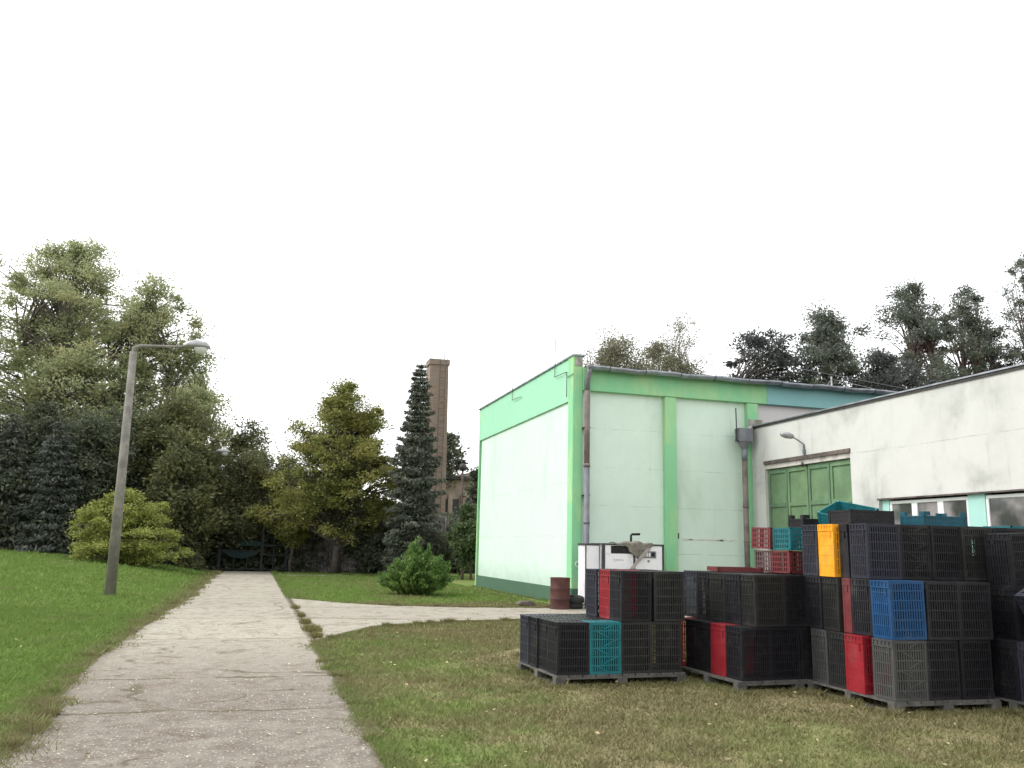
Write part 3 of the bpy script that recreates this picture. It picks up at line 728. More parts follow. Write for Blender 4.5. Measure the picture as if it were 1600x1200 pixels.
MESH = {k: crate_mesh(k) for k in ('grid', 'brace', 'solid')}; MESH['slim'] = crate_mesh('slim', .15)
LY = {'lying': lying_mesh('deep', .425, .60, .27), 'tray': lying_mesh('tray', .40, .60, .12, .05), 'shallow': lying_mesh('shallow', .40, .60, .16), 'lid': lying_mesh('lid', .42, .60, .05)}
_cache = {}
def cm(shape, col):
    k = (shape, col)
    if k not in _cache:
        me = (MESH.get(shape) or LY[shape]).copy(); me.materials.clear(); me.materials.append(M['c_' + col]); _cache[k] = me
    return _cache[k]
CN = {'black': 'black', 'slate': 'slate grey', 'olive': 'dark grey', 'grey': 'mid grey', 'teal': 'teal', 'petrol': 'dark teal', 'red': 'bright red', 'dred': 'dark red', 'brown': 'brown', 'orange': 'orange yellow', 'blue': 'blue'}
crnd = random.Random(11)
def crate(x, y, z, rz, col, shape='grid', label=None, group='plastic harvest crates stacked on pallets', tilt=(0, 0), jit=True):
    o = bpy.data.objects.new('plastic_crate', cm(shape, col)); COL.objects.link(o)
    j = (lambda s: crnd.uniform(-s, s)) if jit else (lambda s: 0)
    o.location = (x + j(.010), y + j(.010), z); o.rotation_euler = (tilt[0], tilt[1] + j(.012), rz + j(.055))
    return tag(o, label, 'crate', group)

def pallet(x, y, rz, w, d, label):
    R = empty('pallet', (x, y, 0), rz, label, 'pallet', 'wooden pallets under the crate stacks')
    # top deck: boards across
    mb = MB(); n = max(5, int(w / .16)); 
    for k in range(n):
        a = w * k / n; mb.box(a + .006, a + w / n - .012, .0, d, .098, .12)
    mb.build('deck', M['pallet'], R)
    mb = MB()
    for q in (0, (d - .1) / 2, d - .1): mb.box(0, w, q, q + .1, .076, .0975)
    mb.build('stringer_boards', M['pallet'], R)
    for a in (0, (w - .12) / 2, w - .12):
        for q in (0, (d - .1) / 2, d - .1):
            mb = MB(); mb.box(a, a + .12, q + .002, q + .098, .018, .0755); mb.build('block', M['pallet'], R)
    mb = MB()
    for a in (.003, (w - .12) / 2, w - .123): mb.box(a, a + .12, 0, d, -.01, .0175)
    mb.build('bottom_boards', M['pallet'], R)
    return R

ROW = ['front row', 'second row', 'third row', 'fourth row', 'rear row']
LAY = ['bottom', 'middle', 'top']
COLN = ['leftmost', 'second column', 'third column', 'fourth column']
def pile(name, ox, oy, th, cells, layers_name):
    """cells: (col, row, layer, colour, shape, dx, dy, label)"""
    c, s = math.cos(th), math.sin(th)
    for cell in cells:
        i, j, k, col, shape = cell[:5]; dx = cell[5] if len(cell) > 5 else 0; dy = cell[6] if len(cell) > 6 else 0; lab = cell[7] if len(cell) > 7 else None
        u = (i + .5) * CW + dx; v = (j + .5) * CD + dy
        if lab is None:
            lab = f"{CN[col]} crate on end, {COLN[i]}, {ROW[min(j, 4)]}, {layers_name[k]} layer, {name}"
        crate(ox + u * c - v * s, oy + u * s + v * c, .1225 + k * CL, th, col, shape, lab)

two = ['bottom', 'upper', 'upper']
# left pallet
T1 = rad(2.5)
pallet(3.41, 9.70, T1, 1.68, 1.30, 'weathered wooden pallet under the left low stack of crates')
cells = [(0, 0, 0, 'black', 'grid'), (1, 0, 0, 'teal', 'brace', 0, -.005, 'teal crate standing on end in the front of the left pallet'), (2, 0, 0, 'olive', 'grid'), (3, 0, 0, 'olive', 'grid'),
         (0, 1, 0, 'black', 'grid'), (0, 2, 0, 'black', 'grid'), (0, 3, 0, 'slate', 'grid'), (1, 1, 0, 'black', 'grid'), (1, 2, 0, 'black', 'grid'), (1, 3, 0, 'black', 'grid'),
         (2, 1, 0, 'black', 'grid'), (3, 1, 0, 'black', 'grid'), (2, 2, 0, 'black', 'grid'), (2, 3, 0, 'black', 'grid'), (3, 3, 0, 'black', 'grid'),
         (2, 0, 1, 'black', 'grid', .0, 0, 'wide black crate on end, left front of the upper layer, left pallet'), (3, 0, 1, 'olive', 'grid', .05, .0),
         (2, 1, 1, 'red', 'grid', 0, .01, 'dull red slatted crate on end behind the drum side of the left upper stack'),
         (2, 2, 1, 'slate', 'grid', 0, .07, 'slate grey crate on end beside the red crate, left end of the upper stack'), (3, 1, 1, 'black', 'grid', .05), (3, 2, 1, 'black', 'grid', .05, .08)]
pile('left pallet', 3.43, 9.72, T1, cells, two)
# middle pallet
T2 = rad(3)
pallet(5.32, 8.99, T2, 1.66, 1.34, 'dark wooden pallet under the middle stack of crates')
cells = [(0, 0, 0, 'black', 'grid'), (1, 0, 0, 'black', 'grid'), (2, 0, 0, 'black', 'grid'), (3, 0, 0, 'black', 'grid'),
         (0, 1, 0, 'red', 'solid', -.015, -.01, 'bright red crate on end in the left side of the middle pallet, bottom layer'), (0, 2, 0, 'black', 'grid', 0, -.02), (0, 3, 0, 'black', 'grid', 0, -.03),
         (0, 3, 0, 'red', 'slim', -.06, CD - .07, 'bright red crate seen as a thin strip between the left and middle pallets'), (1, 1, 0, 'black', 'grid'), (2, 1, 0, 'black', 'grid'), (3, 1, 0, 'black', 'grid'), (1, 2, 0, 'black', 'grid'), (1, 3, 0, 'black', 'grid'),
         (0, 0, 1, 'olive', 'grid', .20, 0), (1, 0, 1, 'black', 'grid', .20, 0), (2, 0, 1, 'black', 'grid', .20, 0), (3, 0, 1, 'olive', 'grid', .20, 0),
         (0, 1, 1, 'black', 'grid', .20, 0), (0, 2, 1, 'olive', 'grid', .20, 0), (0, 3, 1, 'black', 'grid', .20, 0), (0, 3, 1, 'slate', 'grid', .20, CD, 'slate grey crate on end, rear left corner of the middle pallet, upper layer'), (1, 3, 1, 'black', 'grid', .20, CD, 'black crate on end at the very back of the middle pallet, upper layer'),
         (1, 1, 1, 'black', 'grid', .20), (2, 1, 1, 'black', 'grid', .20), (3, 1, 1, 'black', 'grid', .20), (1, 2, 1, 'black', 'grid', .20), (2, 2, 1, 'black', 'grid', .20), (3, 2, 1, 'black', 'grid', .20),
         (1, 3, 1, 'black', 'grid', .20), (2, 3, 1, 'dred', 'grid', .20), (3, 3, 1, 'black', 'grid', .20)]
pile('middle pallet', 5.40, 9.03, T2, cells, two)
# right tall pile
T3 = rad(-1)
pallet(6.22, 7.57, T3, 1.30, 1.46, 'grey wooden pallet under the tall right stack of crates')
cells = [(0, 0, 0, 'grey', 'brace', 0, 0, 'mid grey crate with diagonal ribs, bottom corner of the tall right stack'), (1, 0, 0, 'black', 'grid'), (2, 0, 0, 'black', 'grid'),
         (0, 1, 0, 'red', 'solid', -.035, .10, 'bright red smooth-sided crate on end, bottom layer, left side of the tall right stack'), (0, 2, 0, 'olive', 'grid', 0, .10), (0, 3, 0, 'grey', 'grid', 0, .11),
         (1, 1, 0, 'black', 'grid'), (1, 2, 0, 'black', 'grid'), (2, 1, 0, 'black', 'grid'), (1, 3, 0, 'black', 'grid'),
         (0, 0, 1, 'blue', 'grid', .035, 0, 'bright blue crate on end, front corner of the tall right stack'), (1, 0, 1, 'black', 'grid', .04), (2, 0, 1, 'black', 'grid', .04),
         (0, 1, 1, 'black', 'grid', .05, .05), (0, 1, 1, 'dred', 'slim', .05, .29, 'narrow dark red crate on end behind the blue crate corner, middle layer'), (0, 2, 1, 'olive', 'grid', .03, .22), (0, 3, 1, 'black', 'grid', .01, .22), (1, 1, 1, 'black', 'grid', .03), (1, 2, 1, 'black', 'grid', .03), (2, 1, 1, 'black', 'grid', .03), (1, 3, 1, 'black', 'grid', .04),
         (0, 0, 2, 'slate', 'grid', .05, .36), (1, 0, 2, 'black', 'brace', .05, .36), (2, 0, 2, 'black', 'grid', .05, .36), (3, 0, 2, 'olive', 'grid', .05, .36),
         (0, 1, 2, 'black', 'slim', .05, .30, 'narrow black crate squeezed between the slate and orange yellow crates, top layer'), (0, 2, 2, 'orange', 'solid', .0, .225, 'orange yellow crate on end in the top layer of the tall right stack'),
         (0, 3, 2, 'slate', 'grid', -.01, .235, 'slate grey crate on end just left of the orange yellow crate'),
         (1, 1, 2, 'black', 'grid', .05, .36), (2, 1, 2, 'black', 'grid', .05, .36), (3, 1, 2, 'black', 'grid', .05, .36), (3, 2, 2, 'black', 'grid', .05, .36), (1, 2, 2, 'black', 'grid', .05, .36), (2, 2, 2, 'black', 'grid', .05, .36)]
pile('tall right stack', 6.25, 7.59, T3, cells, LAY)
pallet(7.56, 7.95, T3, .9, 1.25, 'dark pallet in the shadow behind the right end of the tall stack')
cells = [(0, 0, 0, 'black', 'grid', 0, 0), (1, 0, 0, 'black', 'grid'), (0, 0, 1, 'black', 'grid'), (1, 0, 1, 'black', 'grid'), (0, 1, 0, 'black', 'grid'), (0, 1, 1, 'black', 'grid'), (1, 0, 2, 'black', 'grid', .06)]
pile('shadowed end stack', 7.58, 7.97, T3, cells, LAY)
# far right leaning stack
T4 = rad(2)
pallet(7.60, 7.06, T4, 1.1, .82, 'pallet corner at the right edge under the leaning crates')
cells = [(0, 0, 0, 'slate', 'grid'), (1, 0, 0, 'black', 'grid'), (0, 1, 0, 'black', 'grid'), (1, 1, 0, 'black', 'grid')]
pile('leaning stack', 7.63, 7.08, T4, cells, LAY)
crate(8.02, 7.16, .76, T4, 'slate', 'grid', 'dark crate leaning over to the left at the right edge of the picture', tilt=(0, rad(-28)))
crate(8.45, 7.26, .76, T4, 'black', 'grid', 'black crate leaning behind the tilted dark crate at the right edge', tilt=(0, rad(-6)))
crate(8.00, 7.70, .65, T4, 'black', 'grid', 'black crate on end, middle layer, behind the tilted dark crate', tilt=(0, rad(-2)))
crate(8.46, 7.70, .65, T4, 'black', 'grid', 'black crate on end, middle layer, rightmost behind the leaning crates')
crate(8.02, 7.74, 1.24, T4 + rad(4), 'black', 'grid', 'black crate standing on end, slightly lower than the tall stack beside it', tilt=(0, rad(-3)), jit=False)
crate(8.50, 7.66, 1.24, T4 - rad(3), 'black', 'grid', 'black crate at the right edge of the top layer', tilt=(0, rad(2)))
# lying crates on the back of the middle stack
zb = .1225 + 2 * CL + .005
crate(6.66, 10.06, zb, rad(92), 'brown', 'lying', 'brown slatted crate lying open, lowest left of the four lying crates')
crate(6.64, 9.60, zb, rad(89), 'dred', 'lying', 'dark red crate lying open directly under the teal lying crate')
crate(6.64, 10.07, zb + .29, rad(94), 'dred', 'lying', 'brick red crate lying open at the upper left of the lying crates', tilt=(rad(1), rad(-1)))
crate(6.65, 9.60, zb + .285, rad(88), 'teal', 'lying', 'teal crate lying open next to the brick red crate')
crate(7.12, 9.95, zb + .57, rad(86), 'black', 'tray', 'black open tray with raised corners behind the teal lying crate')
crate(7.28, 9.85, zb, rad(90), 'black', 'lying', 'black crate lying behind the dark red lying crate')
crate(7.28, 9.85, zb + .285, rad(91), 'black', 'lying', 'black crate lying under the black tray with raised corners')
# red lid-like tray glimpsed on the middle stack
crate(6.0, 10.15, .1225 + 2 * CL + .003, rad(82), 'dred', 'lid', 'flat dark red tray lying behind the middle stack top') 
# trays on the tall stack
zt = .1225 + 3 * CL
crate(7.05, 9.2, zt + .05, rad(12), 'teal', 'shallow', 'teal tray tipped up behind the black upturned tray', tilt=(rad(12), rad(-24)))
crate(6.80, 8.66, zt + .002, rad(88), 'black', 'shallow', 'black tray lying on the tall stack in front of the tipped teal tray')
crate(7.68, 8.52, zt + .002, rad(86), 'petrol', 'tray', 'dark teal tray with raised corners on the tall stack below the windows')
crate(8.35, 8.85, zt - .13, rad(90), 'teal', 'shallow', 'teal tray at the right end beyond the tall stack')
crate(8.75, 8.35, zt - .13, rad(92), 'teal', 'shallow', 'teal tray at the right edge of the picture')
pallet(8.35, 8.45, rad(1), .85, .8, 'pallet hidden behind the leaning crates at the right edge')
cells = [(i, j, k, 'black', 'grid') for i in range(2) for j in range(2) for k in range(2)]
pile('right edge stack', 8.36, 8.47, rad(1), cells, two)
for i, (x, y) in enumerate(((8.57, 8.62), (8.97, 8.62))):
    crate(x, y, .1225 + 2 * CL + .002, 0, 'black', 'lying', ['black crate lying under the teal tray behind the leaning stack', 'black crate lying under the teal tray at the right edge'][i])

# ------------------------------------------------------------------ compressor, drum, tyres, debris
def compressor():
    x0, x1, y0, y1, z0, z1 = 8.83, 10.56, 21.5, 22.3, .12, 1.66
    R = empty('air_compressor', (x0, y0, 0), 0, 'white cabinet compressor with black edges and a rag on top, against the hall wall', 'compressor')
    def B(mb, name, mat, bev=0, par=R):
        mb.v = [(x - x0, y - y0, z) for x, y, z in mb.v]; return mb.build(name, mat, par, bev)
    mb = MB(); mb.box(x0, x1, y0 + .03, y1, z0, z1 - .01); B(mb, 'body', M['cab_white'])
    mb = MB(); e = .035
    mb.box(x0 - .03, x0 + .05, y0, y0 + .06, .05, z1); mb.box(x1 - .02, x1 + .025, y0, y0 + .06, .05, z1); mb.box(x0 - .03, x1 + .025, y0 - .004, y1 + .01, z1, z1 + .045)
    mb.box(9.70, 9.745, y0 + .005, y0 + .05, .1, z1); mb.box(x0 - .03, x1 + .03, y0, y1, 0, .1)
    B(mb, 'frame', M['iron'])
    for a, c in ((x0 + .06, 9.69), (9.755, x1 - .03)):
        mb = MB(); mb.box(a, c, y0 + .01, y0 + .028, .14, z1 - .015 if a > 9.5 else 1.44); B(mb, 'door_panel', M['cab_white'], .004)
    mb = MB(); mb.box(x0 + .06, 9.05, y0 + .01, y0 + .028, 1.445, z1 - .015); B(mb, 'door_panel', M['cab_white'])
    mb = MB(); mb.box(9.055, 9.69, y0 + .015, y0 + .028, 1.445, z1 - .015); B(mb, 'air_vent', M['rubber'])
    mb = MB(); mb.box(9.93, 10.35, y0 - .002, y0 + .008, 1.34, 1.52); po = B(mb, 'control_panel', M['pipe_grey'])
    for k, (a, w) in enumerate(((9.96, .07), (10.06, .05), (10.13, .05))):
        mb = MB(); mb.box(a, a + w, y0 - .008, y0 - .003, 1.38, 1.48); B(mb, 'gauge', M['cab_white'], 0, po)
    mb = MB(); mb.box(10.21, 10.31, y0 - .008, y0 - .003, 1.38, 1.49); B(mb, 'display', M['rubber'], 0, po)
    mb = MB(); mb.tube([(10.13, y0 + .012, 1.26), (10.13, y0 - .01, 1.26)], .03, 10); B(mb, 'button', M['pipe_grey'])
    mb = MB(); rr = random.Random(4); a = 9.14      # faint maker's lettering, too small to read
    for k in range(9):
        if k != 1:
            mb.box(a, a + .006, y0 + .004, y0 + .0095, 1.265, 1.29 if k % 3 else 1.3)
            mb.box(a + .0065, a + .020, y0 + .004, y0 + .0095, 1.265 + (.018 if k % 2 else 0), 1.271 + (.018 if k % 2 else 0))
        a += .031
    B(mb, 'lettering', M['iron'])
    mb = MB(); mb.box(x0 - .40, x0 - .035, y0 + .2, y1, .1, z1 - .02); B(mb, 'side_unit', M['cab_white'], .01)
    mb = MB(); mb.box(x0 - .42, x0 - .035, y0 + .19, y1, z1 - .018, z1 + .03); mb.box(x0 - .425, x0 - .402, y0 + .19, y0 + .22, 0, z1 - .02); B(mb, 'side_unit_edge', M['iron'])
    mb = MB(); mb.tube([(9.80, 21.9, z1), (9.80, 21.9, z1 + .27), (9.83, 21.9, z1 + .30), (10.06, 21.9, z1 + .31)], .032, 8); B(mb, 'exhaust_pipe', M['rubber'])
    # cloth draped over the front edge
    n = 26; mb = MB(); rr = np.random.default_rng(6)
    for j in range(n + 1):
        for i in range(n + 1):
            u, v = i / n, j / n
            x = 9.12 + 1.1 * u; mid = max(0, 1 - abs(u - .62) / .38)
            hang = .06 + .36 * mid
            if u < .35: hang = .02 + .22 * u
            s = v * (.34 + hang); z = z1 + .055 + .06 * mid * (1 - v) + .018 * math.sin(19 * u + 3 * v)
            if s < .34: y = y0 + .32 - s; zz = z
            else: y = y0 - .03 - .012 * math.sin(17 * u); zz = z - (s - .34)
            mb.v.append((x + .02 * math.sin(9 * v), y + float(rr.normal(0, .004)), zz + float(rr.normal(0, .004))))
    for j in range(n):
        for i in range(n):
            a = j * (n + 1) + i; mb.face((a, a + 1, a + n + 2, a + n + 1), True)
    cl = mb.build('cloth', M['cloth']); sm = cl.modifiers.new('s', 'SOLIDIFY'); sm.thickness = .012
    tag(cl, 'crumpled brown-grey sacking draped over the top of the white compressor', 'cloth')
    # plank leaning
    a = Vector((10.12, y0 - .045, 1.60)); c = Vector((9.02, y0 - .35, .55)); mb = MB()
    d = (c - a).normalized(); s = Vector((0, 1, 0)).cross(d).normalized() * .045; t = Vector((0, -.012, 0))
    P = [a + s, a - s, c - s, c + s]; nn = len(mb.v)
    mb.v += [tuple(p) for p in P] + [tuple(p + t) for p in P]
    for q in ((0, 1, 2, 3), (7, 6, 5, 4), (0, 4, 5, 1), (1, 5, 6, 2), (2, 6, 7, 3), (3, 7, 4, 0)): mb.face(tuple(nn + k for k in q))
    tag(mb.build('plank', M['plank']), 'narrow grey plank leaning diagonally across the compressor front', 'plank')
compressor()

def drum():
    x, y = 7.66, 21.55; R = empty('oil_drum', (x, y, 0), 0, 'rusty dark red oil drum standing by the hall corner', 'drum')
    mb = MB(); r = .255; p = [(0, 0), (r, 0), (r + .008, .01), (r, .03)]
    for k, z in enumerate((.27, .53)): p += [(r, z - .02), (r + .013, z), (r, z + .02)]
    p += [(r, .77), (r + .008, .79), (r + .006, .805), (r - .02, .80), (r - .025, .785), (0, .785)]
    mb.lathe(p, n=28); mb.build('body', M['drum_red'], R)
    mb = MB(); mb.lathe([(0, .80), (.04, .80), (.04, .785)], (-.12, -.05, .0), 12); mb.build('bung', M['iron'], R)
drum()
def tyre(x, y, z, label, tx=0):
    o = MB(); prof = [(.17, -.07), (.25, -.085), (.29, -.06), (.30, 0), (.29, .06), (.25, .085), (.17, .07), (.165, 0), (.17, -.07)]
    o.lathe(prof, n=28); ob = o.build('tyre', M['rubber']); ob.location = (x, y, z); ob.rotation_euler = (tx, 0, 0); tag(ob, label, 'tyre', 'old tyres by the hall corner')
tyre(8.05, 21.75, .085, 'black tyre lying flat between the red drum and the downpipe')
tyre(8.08, 21.73, .25, 'upper black tyre resting on another right of the red drum', rad(6))
mb = MB(); rr = random.Random(9)
pts = [(7.0 + .28 * math.cos(t) * rr.uniform(.7, 1.1), .09 * math.sin(t) * rr.uniform(.6, 1.1) + .1) for t in np.linspace(0, 5.8, 11)]
mb.prism(pts, 'y', 22.25, 22.5); tag(mb.build('rubble', M['rusty'], None, .02), 'dark lump of rubble on the grass by the hall plinth', 'rubble')

# ------------------------------------------------------------------ street lamps
def street_lamp(x, y, h, arm, label):
    z = float(hz(x, y)); R = empty('street_lamp', (x, y, z - .05), 0, label, 'street lamp', 'street lamps on the site')
    mb = MB(); mb.tube([(0, 0, 0), (-.02, 0, h * .5), (-.05, 0, h - .12)], [.135, .112, .09], 14); mb.build('pole', M['pole'], R)
    mb = MB(); mb.tube([(-.05, 0, h - .22), (-.04, 0, h + .0), (.1, 0, h + .06), (arm - .25, 0, h + .12), (arm, 0, h + .14)], [.06, .055, .045, .03, .03], 8); mb.build('arm', M['pole'], R)
    H = empty('lamp_head', (arm, 0, h + .15)); H.parent = R; H.scale = (.95, 1.2, 1.4)
    mb = MB(); prof = [(-.14, 0, .05, .05), (0, .03, .09, .08), (.2, .03, .13, .11), (.48, .02, .13, .09), (.58, .0, .08, .04)]
    last = None
    for px_, zc, wy, wz in prof:
        b0 = len(mb.v)
        for k in range(10):
            t = 2 * math.pi * k / 10; mb.v.append((px_, wy * math.cos(t), zc + wz * math.sin(t) * (1 if math.sin(t) > 0 else .45)))
        if last is not None:
            for k in range(10): mb.face((last + k, last + (k + 1) % 10, b0 + (k + 1) % 10, b0 + k), True)
        else: mb.face(tuple(range(b0, b0 + 10))[::-1])
        last = b0
    mb.face(tuple(range(last, last + 10))); mb.build('lamp_housing', M['lamp_alu'], H)
    mb = MB(); mb.lathe([(.0, -.13), (.07, -.11), (.11, -.03), (.11, .0)], (0, 0, 0), 12)
    mb.v = [(a * 1.7 + .34, b, c - .01) for a, b, c in mb.v]; mb.build('lamp_glass', M['lamp_glass'], H)
street_lamp(-3.33, 24, 6.38, 1.28, 'tall leaning concrete street lamp with a single arm on the lawn left of the path')
street_lamp(-3.3, 47.5, 5.75, 1.2, 'distant street lamp half hidden in the foliage above the teal gate')
def globe_lamp():
    R = empty('globe_lamp', (10.42, 45, 0), 0, 'thin dark post with a round globe lamp beside the brick chimney', 'lamp post')
    mb = MB(); mb.tube([(0, 0, 0), (0, 0, 5.5)], [.07, .05], 8); mb.build('pole', M['bark_red'], R)
    mb = MB(); mb.lathe([(.05, 5.45), (.17, 5.52), (.21, 5.66), (.17, 5.80), (.05, 5.86), (0, 5.87)], n=16); mb.build('globe', M['iron'], R)
globe_lamp()

# ------------------------------------------------------------------ chimney, far building, gate, fence
def chimney():
    R = empty('brick_chimney', (11.93, 60.7, 0), 0, 'tall square brick factory chimney rising behind the spruce', 'chimney')
    mb = MB(); a, b_ = .82, .66; H = 14.7; n = len(mb.v)
    mb.v += [(-a, -a, 0), (a, -a, 0), (a, a, 0), (-a, a, 0), (-b_, -b_, H), (b_, -b_, H), (b_, b_, H), (-b_, b_, H)]
    for q in ((0, 1, 5, 4), (1, 2, 6, 5), (2, 3, 7, 6), (3, 0, 4, 7), (4, 5, 6, 7)): mb.face(q)
    mb.build('shaft', M['brick'], R)
    mb = MB(); mb.box(-.74, .74, -.74, .74, H - .35, H + .05); mb.build('cap', M['brick'], R)
    mb = MB(); 
    for x in (.35, .6): mb.tube([(x, -.6, H), (x, -.6, H + .75)], .025, 5)
    mb.build('lightning_rod', M['iron'], R)
    mb = MB()
    for x in (-.02, .38): mb.box(x, x + .04, -.93, -.90, 1, H)
    for z in np.arange(1.2, H, .45): mb.box(.02, .38, -.93, -.905, z, z + .03)
    mb.build('ladder', M['rusty'], R)
chimney()
def far_building():
    R = empty('old_building', (12.2, 62, 0), 0, 'old beige building with tall pilasters seen between the chimney and the hall', 'building')
    mb = MB(); mb.box(0, 9, .3, 8, 0, 6.3); mb.build('wall', M['old_plaster'], R)
    mb = MB(); mb.prism([(0, 6.303), (9, 6.303), (9, 6.9), (2.9, 6.9)], 'y', .2, 8); mb.build('gable', M['old_plaster'], R)
    for x in (.35, 1.15, 2.1, 3.2, 4.4): mb = MB(); mb.box(x, x + .32, .0, .297, 0, 5.2); mb.build('pilaster', M['old_plaster'], R)
    for x in (.69, 1.5, 2.5, 3.6): mb = MB(); mb.box(x, x + .5, .26, .297, .5, 4.9); mb.build('window', M['old_dark'], R)
    mb = MB(); mb.box(-.3, 2.8, -.2, 8, 6.31, 6.55); mb.build('roof', M['roof_felt'], R)
far_building()

def yard_gate():
    y = 47.6; R = empty('yard_gate', (-1.7, y, 0), 0, 'dark teal steel gate closing the far end of the concrete path', 'gate')
    def fr(x0, x1, z0, z1, vs, hs):
        mb = MB(); t = .05
        for x in [x0, x1] + list(vs): mb.box(x - t / 2, x + t / 2, -.02, .02, z0, z1)
        for z in [z0, z1] + list(hs): mb.box(x0 + .025, x1 - .025, -.018, .018, z - t / 2, z + t / 2)
        return mb
    fr(.12, 2.12, .12, 1.05, (.8, 1.45), ()).build('gate_leaf', M['gate_teal'], R)
    fr(2.2, 3.35, .12, 2.15, (2.75,), (.85, 1.35)).build('gate_leaf', M['gate_teal'], R)
    for x, h in ((.05, 1.5), (2.16, 2.3), (3.42, 2.3)): mb = MB(); mb.box(x - .05, x + .05, -.05, .05, 0, h); mb.build('gate_post', M['gate_teal'], R)
    for (cx, cz, w, h, up) in ((1.12, 1.0, .85, .34, -1), (1.6, 1.3, .7, .26, 1)):
        pts = [(cx - w, cz), (cx + w, cz)] if up < 0 else [(cx + w, cz), (cx - w, cz)]
        n_ = 12; arc = [(cx + w * math.cos(t) * 1, cz + up * h * math.sin(t) ** 1.3) for t in np.linspace(0, math.pi, n_)]
        mb = MB(); mb.prism(arc, 'y', -.035, -.022); mb.build('curved_panel', M['gate_cloth'], R)
yard_gate()
def lath_fence():
    R = empty('lath_fence', (1.9, 48.4, 0), 0, 'tall dark fence of irregular upright laths right of the teal gate', 'fence')
    rr = random.Random(3); mb = MB(); x = 0
    while x < 8.4:
        w = rr.uniform(.035, .10); h = 3.25 + rr.uniform(-.2, .08); d = rr.uniform(0, .05)
        mb.box(x, x + w, d, d + .03, 0, h, Matrix.Rotation(rr.uniform(-.012, .012), 3, 'Y')); x += w + rr.uniform(.008, .05)
    mb.build('laths', M['fence_dark'], R)
    for z in (.5, 1.9, 3.1): mb = MB(); mb.box(0, 8.4, -.03, -.003, z, z + .07); mb.build('rail', M['fence_dark'], R)
    for x in (0, 2.1, 4.2, 6.3, 8.4): mb = MB(); mb.box(x - .05, x + .05, -.12, -.033, 0, 3.3); mb.build('post', M['fence_dark'], R)
lath_fence()

# ------------------------------------------------------------------ vegetation
def cards(P, size, rng, aspect=.55, up=.35, dirs=None):
    n = len(P); s = size * rng.uniform(.6, 1.25, n)
    if dirs is None:
        a = rng.normal(0, 1, (n, 3))
    else: a = dirs + rng.normal(0, .35, (n, 3))
    a /= np.linalg.norm(a, axis=1)[:, None] + 1e-9
    nrm = rng.normal(0, 1, (n, 3)); nrm[:, 2] += up * 2
    b = np.cross(nrm, a); b /= np.linalg.norm(b, axis=1)[:, None] + 1e-9
    a = a * s[:, None]; b = b * (s * aspect)[:, None]
    return np.stack([P - a, P + b * .9 - a * .1, P + a, P - b * .9 - a * .1], 1).reshape(-1, 3)

VEG = {}
def env(kind, t):
    if kind == 'round': return math.sqrt(max(0, 1 - (2 * t - 1) ** 2)) * .96 + .04
    if kind == 'cone': return (1 - t) ** .75 * min(1, .55 + t * 4)
    if kind == 'egg': return math.sin(math.pi * min(1, t * .86 + .12)) ** .7
    if kind == 'column': return .85 * min(1, .5 + t * 3) * min(1, (1 - t) * 5) ** .5
    if kind == 'vase': return (.35 + .65 * math.sin(math.pi * min(1, .1 + t * .72))) * min(1, (1 - t) * 4 + .15) ** .6
    if kind == 'dome': return float(np.interp(t, [0, .3, .6, .85, 1], [.95, 1, .75, .45, .2]))
    if kind == 'larch': return float(np.interp(t, [0, .1, .45, .7, .9, 1], [.75, .95, .92, .62, .34, .12]))
    return 1

